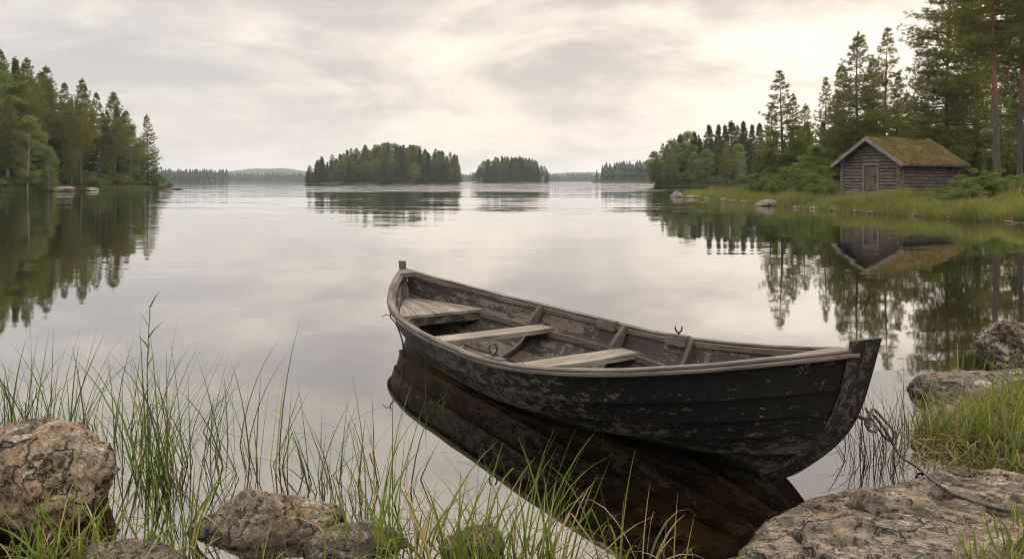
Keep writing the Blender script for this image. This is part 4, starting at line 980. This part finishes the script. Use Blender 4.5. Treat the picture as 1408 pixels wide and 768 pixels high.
# ------------------------------------------------------------------ the boat
def build_boat():
    root = empty('rowing_boat', (BO[0], BO[1], 0), BTH)
    tag(root, 'old black tarred clinker rowing boat moored at the rocky shore', 'rowing boat')
    S = np.linspace(-1, 1, 61); th = 0.026; rnd = random.Random(3)
    hb = MB()
    def norm(s, v, side):
        a, b = hull(s, max(0, v - 0.25)), hull(s, min(5, v + 0.25)); d = b - a; n = np.array([0, d[2], -d[1]]); k = np.linalg.norm(n); n = n / k if k > 1e-9 else np.array([0, 1, 0])
        return n
    for side in (-1, 1):
        fl = np.array([1, side, 1])
        for k in range(5):
            sec = []
            for s in S:
                e = min(1, (1 - abs(s)) / 0.06); t2 = th * (0.35 + 0.65 * e)
                lo = hull(s, max(0, k - 0.10)); hi = hull(s, k + 1); nl = norm(s, k + 0.2, side); nh = norm(s, k + 0.8, side)
                o = 0.5 * t2 + (t2 * 0.9 if k else 0)
                sec.append([(lo + nl * o) * fl, (hi + nh * t2 * 0.5) * fl, (hi - nh * t2 * 0.5) * fl, (lo + nl * (o - t2)) * fl])
            hb.loft(sec, mats=[0, 0, 1, 0] if k > 1 else [2, 2, 1, 2])
    hb.build('hull', [M_TAR, M_INNER, M_LOWER], root)
    # stems and keel
    def stem(front, back, wf, wb, nm):
        mb = MB(); f = np.array(front); b = np.array(back); tt = np.linspace(0, len(f) - 1, 26); sec = []
        for t in tt:
            p = [np.interp(t, range(len(f)), f[:, i]) for i in (0, 1)]; q = [np.interp(t, range(len(b)), b[:, i]) for i in (0, 1)]
            m = (p[0] * 0.35 + q[0] * .65, p[1] * .35 + q[1] * .65)
            sec.append([(p[0], -wf, p[1]), (p[0], wf, p[1]), (m[0], wb, m[1]), (q[0], wb, q[1]), (q[0], -wb, q[1]), (m[0], -wb, m[1])])
        mb.loft(sec); return mb.build(nm, M_STEM if nm == 'stem_post' else M_RAILD, root)
    def smooth(pts, n=24):
        P = np.array(pts, float); t = np.linspace(0, 1, len(P)); q = np.linspace(0, 1, n); out = []
        for i in range(2):
            y = P[:, i]; m = np.gradient(y, t); r = []
            for x in q:
                k = min(len(t) - 2, int(np.searchsorted(t, x, 'right') - 1)); hh = t[k + 1] - t[k]; u = (x - t[k]) / hh
                r.append((2*u**3-3*u**2+1)*y[k] + (u**3-2*u**2+u)*hh*m[k] + (-2*u**3+3*u**2)*y[k+1] + (u**3-u**2)*hh*m[k+1])
            out.append(r)
        return list(zip(*out))
    stem(smooth([(3.15, .905), (3.10, .72), (3.03, .50), (2.93, .33), (2.76, .155), (2.545, -.01), (2.2, -.15), (1.6, -.215)]),
         smooth([(3.015, .868), (2.985, .70), (2.925, .48), (2.84, .33), (2.68, .18), (2.46, .03), (2.1, -.09), (1.6, -.14)]), 0.018, 0.052, 'stem_post')
    stem(smooth([(-3.13, .735), (-3.10, .60), (-3.05, .42), (-2.97, .25), (-2.83, .08), (-2.6, -.07), (-2.2, -.17), (-1.6, -.215)]),
         smooth([(-3.02, .735), (-3.00, .58), (-2.95, .40), (-2.86, .25), (-2.72, .11), (-2.5, -.0), (-2.1, -.10), (-1.6, -.14)]), 0.016, 0.036, 'stern_post')
    kb = MB(); kb.bar((-1.62, 0, -0.175), (1.62, 0, -0.175), 0.07, 0.085); kb.build('keel', M_STEM, root)
    # gunwales: broad capping rail with a rubbing strake under it, and a darker inner rail
    def edge(s):
        p = hull(s, 5); a = hull(max(-1, s - .01), 5); b = hull(min(1, s + .01), 5); d = (b - a); d /= np.linalg.norm(d); n = np.array([-d[1], d[0], 0]); n /= np.linalg.norm(n); return p, d, n * (1 if n[1] > 0 else -1)
    SS = 1 - (1 - np.linspace(0, 1, 42)) ** 1.6; SS = np.concatenate([-SS[::-1], SS[1:]])
    for side in (-1, 1):
        fl = np.array([1, side, 1]); mb = MB(); ib = MB(); c1 = []; c2 = []; c3 = []
        for s in SS:
            p, d, n = edge(s); u = np.array([0, 0, 1.0]); e = min(1.0, (1 - abs(s)) / 0.1)
            jz = 0.001 * math.sin(s * 37)
            c1.append([q * fl for q in rect(p + n * 0.004 + u * (0.008 + jz), n, u, 0.052 + 0.008 * e, 0.019, 0.005)])
            c2.append([q * fl for q in rect(p + n * 0.024 + u * (-0.0165 + jz * .6), n, u, 0.030, 0.028, 0.007)])
            if abs(s) < 0.97: c3.append([q * fl for q in rect(p - n * 0.032 + u * (-0.028), n, u, 0.030, 0.046, 0.005)])
        for cc in (c1, c2):      # the rail laps over the side of the stem
            e = [np.array(q) + np.array([0.062, -side * 0.006, 0.014]) for q in cc[-1]]; m_ = np.mean(e, 0); cc.append([m_ + (q - m_) * 0.82 for q in e])
        mb.loft(c1); mb.loft(c2); mb.build('gunwale', M_GUN, root)
        ib.loft(c3); ib.build('inner_rail', M_RAILD, root)
    # breasthooks where the rails meet
    for sx, lab in ((1, 0), (-1, 0)):
        mb = MB(); sec = []
        for s in np.linspace(0.905 if sx > 0 else 0.955, 0.995, 6):
            p = hull(sx * s, 5); w = max(0.01, p[1] - 0.012); sec.append([(p[0], -w, p[2] + .018), (p[0], w, p[2] + .018), (p[0], w, p[2] - .03), (p[0], -w, p[2] - .03)])
        mb.loft(sec); mb.build('breasthook', M_GUN, root)
    def inner(x, z, inset=0.03):
        """half breadth inside the planking at length x and height z"""
        s = x / 2.95; v = hull_at_z(s, z); return max(0.02, hull(s, v)[1] - inset) if v is not None else 0.02
    # thwarts
    for x, z, w in ((-0.98, 0.222, 0.23), (0.27, 0.205, 0.25)):
        mb = MB(); h = 0.042; sec = []
        y0 = [(x - w / 2, inner(x - w / 2, z)), (x + w / 2, inner(x + w / 2, z))]
        for t in np.linspace(-1, 1, 9):
            a = (y0[0][0], y0[0][1] * t); b = (y0[1][0], y0[1][1] * t); sag = -0.006 * (1 - t * t)
            sec.append([(a[0], a[1], z + sag), (a[0] + .006, a[1], z + .006 + sag), (b[0] - .006, b[1], z + .006 + sag), (b[0], b[1], z + sag), (b[0], b[1], z - h + sag), (a[0], a[1], z - h + sag)])
        mb.loft(sec); mb.build('thwart', M_SEAT, root)
    # stern sheets: planks running fore and aft over an apron
    mb = MB(); x1, z = -1.90, 0.285; hw = inner(x1, z); npk = 5
    for i in range(npk):
        ya, yb = -hw + 2 * hw * i / npk + 0.006, -hw + 2 * hw * (i + 1) / npk - 0.006; sec = []
        for x in np.linspace(x1, -2.84, 12):
            lim = inner(x, z + 0.05 * (x1 - x), 0.02); a, b = max(ya * (0.35 + .65 * lim / hw), -lim), min(yb * (0.35 + .65 * lim / hw), lim); zz = z + 0.03 * (x1 - x)
            sec.append([(x, a, zz), (x, b, zz), (x, b, zz - .03), (x, a, zz - .03)])
        mb.loft(sec)
    ss = mb.build('stern_sheets', M_SEAT, root)
    ap = MB(); ap.bar((x1 - 0.03, -hw + .01, z - 0.075), (x1 - 0.03, hw - .01, z - 0.075), 0.035, 0.086); ap.build('apron', M_INNER, ss)
    # floor boards
    fb = MB()
    for i in range(5):
        y = -0.38 + i * 0.19; sec = []
        for x in np.linspace(-1.85, 2.0, 20):
            zb = hull(x / 2.7, 0)[2] + 0.075 + 0.02 * abs(y) ** 2 * 5; wv = hull_at_z(x / 2.8, zb); lim = max(0.03, hull(x / 2.8, wv)[1] - .05) if wv else 0.03
            a, b = np.clip([y - .088, y + .088], -lim, lim); b = max(b, a + 0.004); sec.append([(x, a, zb), (x, b, zb), (x, b, zb - .018), (x, a, zb - .018)])
        fb.loft(sec)
    fb.build('floor_board', M_INNER, root)
    # ribs, each one steamed frame from rail to rail
    for x, v1, wd in ((-1.13, 4.93, .05), (0.12, 4.93, .05), (1.0, 4.93, .042), (1.9, 4.4, .04)):
        s0 = x / 2.93; mb = MB(); sec = []
        for w in np.linspace(-v1, v1, 33):
            v = abs(w); sd = 1 if w > 0 else -1; p = hull(s0, v); p[0] = x; n = norm(s0, v, 1); knee = 0.06 * math.exp(-((v - 3.9) / 0.8) ** 2) if wd > .045 else 0.0
            q = p - n * (0.02 + 0.02); fl = np.array([1, sd, 1]); up = n
            c = (q - n * knee * 0.5); hgt = 0.034 + knee
            sec.append([z_ * fl for z_ in ([c + np.array([-wd / 2, 0, 0]) + n * hgt / 2, c + np.array([wd / 2, 0, 0]) + n * hgt / 2, c + np.array([wd / 2, 0, 0]) - n * hgt / 2, c + np.array([-wd / 2, 0, 0]) - n * hgt / 2])])
        mb.loft(sec); mb.build('rib', M_RAILD, root)
    # risers that carry the thwarts
    for side in (-1, 1):
        mb = MB(); sec = []
        for x in np.linspace(-1.95, 1.75, 40):
            s = x / 2.95; zz = 0.165 + 0.30 * max(0, (abs(s) - 0.25)) ** 1.7; y = inner(x, zz, 0.022)
            sec.append([(x, side * y, zz + .03), (x, side * (y - .022), zz + .028), (x, side * (y - .022), zz - .03), (x, side * y, zz - .03)])
        mb.loft(sec); mb.build('riser', M_RAILD, root)
    # rowlock pads with iron rowlocks
    def pad(x, side, iron, ang=0.0):
        s = x / 2.993; p, d, n = edge(s); fl = np.array([1, side, 1]); mb = MB()
        mb.bar((p + d * -.13 - n * .028 + np.array([0, 0, .018])) * fl, (p + d * .13 - n * .028 + np.array([0, 0, .018])) * fl, 0.055, 0.026)
        mb.bar((p + d * -.13 - n * .052 + np.array([0, 0, -.03])) * fl, (p + d * .13 - n * .052 + np.array([0, 0, -.03])) * fl, 0.022, 0.075)
        pd = mb.build('rowlock_pad', M_RAILD, root)
        if iron:
            ib = MB(); c = (p - n * .022 + np.array([0, 0, .03])) * fl; dx = np.array([math.cos(ang), math.sin(ang), 0]); pts = []
            ib.tube([c + np.array([0, 0, -.06]), c + np.array([0, 0, .02])], 0.008, 8)
            for a in np.linspace(R(-200 if iron == 1 else -245), R(20 if iron == 1 else 65), 18): pts.append(c + dx * math.cos(a) * .028 + np.array([0, 0, .055 + .038 * math.sin(a)]))
            ib.tube(pts, [0.0085 - 0.003 * abs(2 * i / 17 - 1) for i in range(18)], 8); ib.build('rowlock', M_IRON, pd)
    pad(0.80, 1, 1, R(65)); pad(-0.15, 1, 0); pad(0.68, -1, 2, R(65))
    # iron mooring ring on the stem
    rg = MB(); c = np.array([3.055, 0, 0.475]); rg.tube([c + np.array([-.04, 0, 0.0]), c + np.array([.02, 0, 0])], 0.010, 8)
    rg.tube([c + np.array([.03, math.cos(a) * .024, math.sin(a) * .024 - .012]) for a in np.linspace(0, 2 * math.pi, 18)], 0.006, 6, cap=False); rg.build('mooring_ring', M_IRON, root)
build_boat()

# ------------------------------------------------------------------ mooring rope
def catmull(P, n=14):
    P = np.array(P, float); Q = np.vstack([2 * P[0] - P[1], P, 2 * P[-1] - P[-2]]); out = []
    for i in range(1, len(Q) - 2):
        for t in np.linspace(0, 1, n, endpoint=False):
            a, b, c, d = Q[i - 1:i + 3]; out.append(0.5 * (2 * b + (c - a) * t + (2 * a - 5 * b + 4 * c - d) * t ** 2 + (3 * b - a - 3 * c + d) * t ** 3))
    out.append(P[-1]); return np.array(out)
def px3(px, py, D): return np.array([atd(px, D), D, HC - (py - HZ) * D / F])
def on_slab(px, py, lift=0.012):
    z = 0.15
    for _ in range(12):
        x, y = at(px, py, z); z = max(0.01, float(slab_z(x, y)[0]))
    return np.array([x, y, z + lift])
def build_rope():
    ring = b2w((3.085, 0, 0.455)); A = [ring, px3(1196, 567, 4.0), px3(1212, 583, 4.05), px3(1226, 606, 4.12), px3(1240, 628, 4.2)]
    B = [on_slab(px, py) for px, py in ((1262, 645), (1280, 660), (1300, 674), (1322, 685), (1345, 693), (1375, 700), (1410, 707), (1450, 713))]
    main = catmull(A + B, 16); mb = MB()
    ph = np.cumsum(np.concatenate([[0], np.linalg.norm(np.diff(main, axis=0), axis=1)])) * 150
    ent = np.column_stack([np.cos(ph), np.sin(ph), np.sin(ph) * 0.7])
    mb.tube(main + ent * 0.004, 0.0062, 6); mb.tube(main - ent * 0.004, 0.0062, 6)
    lp = catmull([ring + np.array([.01, .0, .0]), px3(1200, 562, 3.98), px3(1214, 575, 4.0), px3(1228, 592, 4.05), px3(1226, 606, 4.1), px3(1216, 600, 4.12), px3(1205, 585, 4.08), px3(1196, 572, 4.03), px3(1190, 560, 4.02)], 10); mb.tube(lp, 0.007, 6)
    kn = [ring + np.array([.02, 0, -.02]) + .02 * np.array([math.cos(a) , math.sin(a * 2) * .6, math.sin(a)]) for a in np.linspace(0, 12, 40)]; mb.tube(kn, 0.007, 6)
    tag(mb.build('mooring_rope', M_ROPE), 'grey mooring rope from the boat stem across the bedrock shelf', 'rope')
build_rope()

# ------------------------------------------------------------------ grass and reeds
def blades(base, h, lean, az, wd, curve, kink, rnd, seg=7):
    """ribbons that rise from base, lean and bend over; some are broken"""
    n = len(base); t = np.linspace(0, 1, seg); ang = lean[:, None] + curve[:, None] * t[None] ** 1.6
    kk = (t[None] > rnd.uniform(.45, .8, n)[:, None]) * kink[:, None]; ang = ang + kk
    ds = h[:, None] / (seg - 1); r = np.concatenate([np.zeros((n, 1)), np.cumsum(np.sin(ang[:, 1:]) * ds, 1)], 1); z = np.concatenate([np.zeros((n, 1)), np.cumsum(np.cos(ang[:, 1:]) * ds, 1)], 1)
    P = np.stack([base[:, 0:1] + r * np.cos(az)[:, None], base[:, 1:2] + r * np.sin(az)[:, None], base[:, 2:3] + z], -1)
    fa = rnd.uniform(0, 6.28, n); side = np.stack([np.cos(fa), np.sin(fa), np.zeros(n)], -1)[:, None] * (wd[:, None] * (1 - t[None] ** 2.2 * 0.93) * 0.5)[..., None]
    V = np.stack([P - side, P + side], 2).reshape(-1, 3); b = (np.arange(n) * seg * 2)[:, None] + np.arange(seg - 1)[None] * 2
    return V, np.stack([b, b + 1, b + 3, b + 2], -1).reshape(-1, 4)
def clump(name, c, n, h, rad, mat, label, group, seed, lean=0.22, curve=0.5, wd=0.006, broken=0.08, zfun=None, cat=None, dry=0):
    rnd = np.random.default_rng(seed); a = rnd.uniform(0, 6.28, n); r = rad * rnd.random(n) ** 0.7
    base = np.column_stack([r * np.cos(a), r * np.sin(a), np.full(n, 0.0)])
    if zfun: base[:, 2] = [zfun(c[0] + x, c[1] + y) - c[2] for x, y in base[:, :2]]
    az = a + rnd.normal(size=n) * 0.9
    def go(m, sl, hk, ck): 
        k = np.arange(n)[sl]; return blades(base[k], h * hk * rnd.uniform(0.45, 1.0, len(k)) ** 0.8, np.abs(rnd.normal(size=len(k))) * lean, az[k], wd * rnd.uniform(.6, 1.35, len(k)), np.abs(rnd.normal(size=len(k))) * curve * ck, np.where(rnd.random(len(k)) < broken, rnd.uniform(.7, 2.0, len(k)), 0), rnd)
    V, Q = go(mat, slice(0, n - dry), 1, 1); o = link_mesh(name, np_mesh(name, V, Q, mat)); o.location = c
    tag(o, label, cat or name.replace('_', ' '), group)
    if dry:
        V, Q = go(M_DRY, slice(n - dry, n), 0.75, 2.6); db = link_mesh('dry_blades', np_mesh('dry_blades', V, Q, M_DRY), o); db['kind'] = 'stuff'
    return o

def reeds():
    L = [  # px, py of the foot, blades, height, radius, label
        (-6, 590, 20, .74, .15, 'reed clump half cut by the left edge of the photo'), (34, 575, 16, .70, .16, 'thin far reed clump above the grey boulder'),
        (18, 596, 22, .78, .16, 'reed clump at the left edge above the grey boulder'),
        (62, 592, 26, .80, .17, 'reed clump above the mottled boulder near the left edge'),
        (105, 590, 22, .72, .15, 'dark reed clump right above the mottled boulder top'),
        (150, 606, 20, .72, .16, 'sparse reed clump just right of the mottled boulder top'),
        (176, 640, 26, .82, .15, 'reed clump close to the right side of the mottled boulder'),
        (206, 648, 32, .98, .13, 'tallest reed clump with the leafy stem rising highest'),
        (240, 668, 34, .86, .13, 'dense bright reed clump between the boulder and the brown rock'),
        (262, 640, 24, .84, .17, 'open reed clump behind the dense bright one'),
        (222, 600, 18, .66, .2, 'thin far reed clump behind the tallest one'),
        (300, 622, 18, .80, .18, 'sparse reed clump above the left side of the brown rock'),
        (346, 640, 15, .84, .17, 'thin tall reed clump above the middle of the brown rock'),
        (368, 652, 12, .62, .15, 'short bent reed clump above the right side of the brown rock'),
        (437, 660, 20, .66, .12, 'green reed clump behind the right end of the brown rock'),
        (462, 672, 22, .68, .12, 'upright reed clump right of the brown rock'),
        (506, 690, 22, .70, .13, 'reed clump above the low dark rock'),
        (543, 668, 14, .66, .14, 'sparse reed clump beside the dark boat reflection'),
        (585, 560, 7, .36, .1, 'few short reeds in the boat reflection near the stern'),
        (668, 592, 5, .26, .05, 'three short reeds in the boat reflection below the rowlock'),
    ]
    for i, (px, py, n, h, r, lab) in enumerate(L):
        x, y = at(px, py); clump('reed_clump', (x, y, -0.18), int(n * 0.95), h + 0.18, r, M_SEDGE if i % 3 == 1 else M_REED, lab, 'reed clumps in the shallow water', 100 + i, lean=0.2, curve=0.45, wd=0.0088, broken=0.24, dry=max(3, n // 6))
    # the one tall leafy stem
    mb = MB(); x, y = at(206, 655); P = catmull([(x, y, -.15), (x - .01, y, .3), (x - .015, y, .6), (x + .0, y, .96)], 8); mb.tube(P, np.linspace(.0045, .002, len(P)), 5)
    st = mb.build('leafy_reed', M_REED); tag(st, 'single tall reed stem with narrow leaves rising above all others', 'reed')
    rnd = np.random.default_rng(5); k = 12; zz = np.linspace(.35, .97, k); b = np.column_stack([np.interp(zz, P[:, 2], P[:, 0]), np.interp(zz, P[:, 2], P[:, 1]), zz])
    V, Q = blades(b, np.full(k, .12), np.full(k, .55), np.arange(k) * 2.4, np.full(k, .010), np.full(k, .4), np.zeros(k), rnd, 5); link_mesh('leaves', np_mesh('leaves', V, Q, M_SEDGE), st)
    S = [  # sedge along the bottom edge
        (30, 790, 60, .52, .22, 'thick sedge tussock in the bottom left corner'), (95, 775, 60, .48, .22, 'sedge tussock in front of the mottled boulder'),
        (150, 790, 40, .40, .18, 'sedge tussock below the right side of the mottled boulder'), (245, 752, 44, .46, .14, 'sedge tussock with dry stalks left of the brown rock'),
        (330, 800, 26, .30, .2, 'low sedge in front of the brown rock'), (440, 790, 24, .36, .2, 'low sedge in front of the low dark rock'),
        (505, 748, 34, .52, .14, 'sedge tussock on the low dark rock'), (560, 760, 46, .52, .15, 'dense sedge tussock left of the small half hidden rock'),
        (615, 782, 52, .56, .16, 'bright sedge tussock hiding the small rock'), (655, 770, 44, .50, .15, 'sedge tussock right of the small half hidden rock'),
        (700, 775, 50, .58, .17, 'sedge tussock with long arching blades under the boat middle'), (745, 790, 44, .56, .17, 'sedge tussock right of the arching one under the boat'),
        (770, 792, 22, .40, .2, 'low sedge right of centre at the bottom edge'), (858, 780, 18, .62, .12, 'tall thin sedge left of the bedrock shelf'),
        (885, 792, 20, .50, .16, 'thin sedge close to the tip of the bedrock shelf'), (960, 790, 14, .36, .14, 'sparse sedge at the bedrock shelf tip'),
    ]
    for i, (px, py, n, h, r, lab) in enumerate(S):
        x, y = at(px, py); clump('sedge_tussock', (x, y, -0.10), int(n * 0.95), h * 1.12 + 0.1, r, M_SEDGE, lab, 'sedge tussocks along the near shore', 200 + i, lean=0.26, curve=0.8, wd=0.0115, broken=0.14, dry=max(12, n // 3))
    Rr = [  # right side, rooted on the bank
        (1322, 556, 34, .55, .25, 'upright green tussock behind the broad flat rock', 6.55), (1282, 574, 22, .36, .2, 'grass tussock at the left end of the broad flat rock', 5.75),
        (1262, 604, 26, .40, .14, 'green tussock at the bank edge by the rope', 5.1), (1305, 610, 46, .42, .2, 'grass tussock on the bank in front of the flat rock', 5.0),
        (1345, 618, 60, .46, .22, 'thick tussock with straw at its foot on the bank', 4.9), (1392, 622, 70, .52, .22, 'bright thick tussock at the right edge of the bank', 4.85),
        (1420, 600, 50, .5, .25, 'tall tussock cut by the right edge behind the bright one', 5.2), (1372, 590, 34, .40, .2, 'grass tussock on top of the broad flat rock', 5.4),
    ]
    for i, (px, py, n, h, r, lab, D) in enumerate(Rr):
        x = atd(px, D); z = float(right_z(x, D)[0]) - 0.02
        if D < 4.75: z = max(z, float(slab_z(x, D)[0]))
        clump('grass_tussock', (x, D, z), int(n * 1.15), h * .85, r, M_SEDGE, lab, 'grass tussocks on the right bank', 300 + i, lean=0.24, curve=0.7, wd=0.009, broken=0.1, dry=n // 4, zfun=lambda a, b: float(right_z(a, b)[0]) - .02)
    for px, py, n, h, r, lab, sd in [(1392, 752, 60, .20, .15, 'low bright green tussock growing on the shelf in the bottom right corner', 1), (1350, 778, 40, .16, .14, 'low leafy tussock at the bottom edge of the shelf', 2), (1425, 730, 40, .2, .14, 'grass tussock cut by the right edge on the shelf', 3)]:
        p = on_slab(px, py, -0.01); clump('grass_tussock', tuple(p), n, h, r, M_SEDGE, lab, 'grass tussocks on the right bank', 400 + sd, lean=0.3, curve=0.6, wd=0.009, dry=n // 4, zfun=lambda a, b: float(slab_z(a, b)[0]) - .01)
    q = random.Random(77)
    for i in range(16):
        D = q.uniform(4.5, 5.5); x = q.uniform(0.55, 0.70) * D; 
        if x < float(right_x(D)) + 0.02: x = float(right_x(D)) + q.uniform(0.0, .2)
        z = float(right_z(x, D)[0]) - 0.02
        clump('straw_tussock', (x, D, z), 46, q.uniform(.16, .34), q.uniform(.10, .2), M_SEDGE, 'small half dry tussock among the larger ones on the right bank', 'small tussocks on the right bank', 600 + i, lean=0.4, curve=1.0, wd=0.008, broken=0.2, dry=26, zfun=lambda a, b: float(right_z(a, b)[0]) - .02, cat='grass tussock')
    for i, (px, py, n, h, lab) in enumerate([(1204, 642, 16, .42, 'dark dead stems in the water beside the boat stem'), (1222, 632, 18, .40, 'dark dead stems tangled around the rope'), (1246, 600, 16, .42, 'dark thin stems in the water right of the rope'), (1195, 620, 10, .5, 'few tall dark stems close behind the boat stem')]):
        x, y = at(px, py); clump('dead_stems', (x, y, -.1), int(n * 1.7), h * 1.2 + .1, .14, M_DEAD, lab, 'dead stems by the bow', 500 + i, lean=0.2, curve=0.5, wd=0.005, broken=0.35, cat='dead stems')
    # straw lying on the bank and shelf
    r = np.random.default_rng(9); n = 3200; x = r.uniform(2.2, 4.2, n); y = r.uniform(4.3, 5.6, n); ok = (y > 4.42 + 0.16 * (x - 2.3) + 0.25 * r.random(n)) & (x > right_x(y) - 0.02); x, y = x[ok], y[ok]; z = np.maximum(right_z(x, y), slab_z(x, y)) + 0.008; n = len(x)
    V, Q = blades(np.column_stack([x, y, z]), r.uniform(.12, .4, n), r.uniform(1.2, 1.5, n), r.uniform(0, 6.28, n), r.uniform(.004, .007, n), r.uniform(-.2, .25, n), np.zeros(n), r, 6)
    tag(link_mesh('straw', np_mesh('straw', V, Q, M_DRY)), 'flattened dry straw lying on the bank behind the bedrock shelf', 'straw', kind='stuff')
    # dead stalks adrift near the shore
    n = 40; px = r.uniform(20, 720, n); py = r.uniform(560, 740, n); P = np.array([at(a, b) for a, b in zip(px, py)]); V, Q = blades(np.column_stack([P, np.full(n, .004)]), r.uniform(.08, .35, n), r.uniform(1.54, 1.57, n), r.uniform(-.7, .7, n), r.uniform(.003, .006, n), np.full(n, .003), np.zeros(n), r, 5)
    tag(link_mesh('floating_straw', np_mesh('floating_straw', V, Q, M_DEAD)), 'dead stalks floating on the water among the reeds', 'straw', kind='stuff')
    # twig hanging at the boat's stern
    mb = MB(); P = catmull([px3(556, 492, 7.2), px3(553, 468, 7.2), px3(545, 446, 7.2), px3(537, 436, 7.2), px3(538, 429, 7.2)], 6); mb.tube(P, np.linspace(.009, .005, len(P)), 5)
    mb.tube([px3(538, 434, 7.2), px3(531, 432, 7.2), px3(526, 435, 7.22)], .004, 4); tag(mb.build('twig', M_TWIG), 'thin bare twig sticking out of the water beside the boat stern', 'twig')
reeds()

def shore_grass():
    r = np.random.default_rng(14); n = 42000
    y = np.where(r.random(n) < .55, r.uniform(31, 48, n), r.uniform(44, 83, n)); d = np.abs(r.normal(size=n)) * 2.2 - 0.35; far = r.random(n) < .45; d = np.where(far, r.uniform(0, 9, n), d)
    x = right_x(y) + d; ok = (d > -0.4)
    c, s = 0.848, 0.53; lx = (x - 25.4) * c + (y - 50) * s; ly = -(x - 25.4) * s + (y - 50) * c
    ok &= ~((lx > -.9) & (lx < 7.1) & (ly > -.25) & (ly < 4.4)); x, y, d, lx, ly = x[ok], y[ok], d[ok], lx[ok], ly[ok]; n = len(x); z = right_z(x, y) - .03
    hh = (0.42 + 0.55 * fbm1(x * .5, y * .5, oct=3, s=3)) * r.uniform(.6, 1.15, n) * np.where(y > 60, .8, 1.0) * np.where(d < 0, .7, 1)
    near_c = (lx > -2.2) & (lx < 7.5) & (ly > -2.5) & (ly < 5); hh = np.where(near_c, hh * .45, hh); cl = fbm1(x * 1.3, y * .8, oct=3, s=31); hh = hh * np.interp(cl, [.3, .45, .6, .7], [.45, .8, 1.15, 1.3])
    V, Q = blades(np.column_stack([x, y, z]), hh, np.abs(r.normal(size=n)) * .18, r.uniform(0, 6.28, n), r.uniform(.016, .034, n), np.abs(r.normal(size=n)) * .45, np.zeros(n), r, 4)
    tag(link_mesh('shore_grass', np_mesh('shore_grass', V, Q, M_GRASS)), 'tall green grass along the peninsula shore in front of the cabin', 'grass', kind='stuff')
    n = 26000; y = r.uniform(1.5, 31, n); d = 0.25 + np.abs(r.normal(size=n)) * 4.5; x = right_x(y) + d; cl = fbm1(x * .9, y * .9, oct=3, s=41); ok = (x > 0.70 * y + 0.25) & (slab_d(x, y) < -0.1) & (cl > .36); x, y, cl = x[ok], y[ok], cl[ok]; n = len(x)
    V, Q = blades(np.column_stack([x, y, right_z(x, y) - .02]), r.uniform(.12, .4, n) * np.interp(cl, [.36, .6], [.6, 1.3]), np.abs(r.normal(size=n)) * .3, r.uniform(0, 6.28, n), r.uniform(.007, .014, n), np.abs(r.normal(size=n)) * .8, np.zeros(n), r, 4)
    tag(link_mesh('bank_grass', np_mesh('bank_grass', V, Q, M_SEDGE)), 'rough grass covering the near bank at the right edge of the photo', 'grass', kind='stuff')
    n = 9000; y = r.uniform(108, 150, n); x = np.interp(y, [p[1] for p in LSH], [p[0] for p in LSH]) - np.abs(r.normal(size=n)) * .9 + .1; z = np.full(n, .0) + .05
    V, Q = blades(np.column_stack([x, y, z]), r.uniform(.4, 1.0, n), np.abs(r.normal(size=n)) * .2, r.uniform(0, 6.28, n), r.uniform(.05, .09, n), np.abs(r.normal(size=n)) * .4, np.zeros(n), r, 4)
    tag(link_mesh('left_shore_grass', np_mesh('left_shore_grass', V, Q, M_GRASS)), 'fringe of grass along the water below the left shore forest', 'grass', kind='stuff')
    n = 5000; x = r.uniform(36, 75, n); y = np.interp(x, [p[0] for p in MSH], [p[1] for p in MSH]) + np.abs(r.normal(size=n)) * .8; z = np.full(n, .1)
    V, Q = blades(np.column_stack([x, y, z]), r.uniform(.5, 1.2, n), np.abs(r.normal(size=n)) * .2, r.uniform(0, 6.28, n), r.uniform(.08, .14, n), np.abs(r.normal(size=n)) * .4, np.zeros(n), r, 4)
    tag(link_mesh('point_grass', np_mesh('point_grass', V, Q, M_GRASS)), 'fringe of grass at the foot of the wooded point beyond the peninsula', 'grass', kind='stuff')
shore_grass()

# ------------------------------------------------------------------ air between here and the hills
def build_haze():
    bm = bmesh.new(); bmesh.ops.create_cube(bm, size=1); me = bpy.data.meshes.new('haze'); bm.to_mesh(me); bm.free()
    m, t = new_mat('haze air'); v = t.n('ShaderNodeVolumePrincipled', {'Color': (0.76, 0.85, 0.97, 1), 'Density': HAZE, 'Anisotropy': 0.3}); o = t.n('ShaderNodeOutputMaterial'); t.t.links.new(v.outputs[0], o.inputs['Volume'])
    me.materials.append(m); h = link_mesh('haze', me); zt, zb = 62.0, -5.5; h.scale = (9600, 9600, zt - zb); h.location = (0, 0, (zt + zb) / 2); tag(h, 'thin pale haze over the far shores of the lake', 'haze', kind='stuff')
HAZE = 0.00013
build_haze()
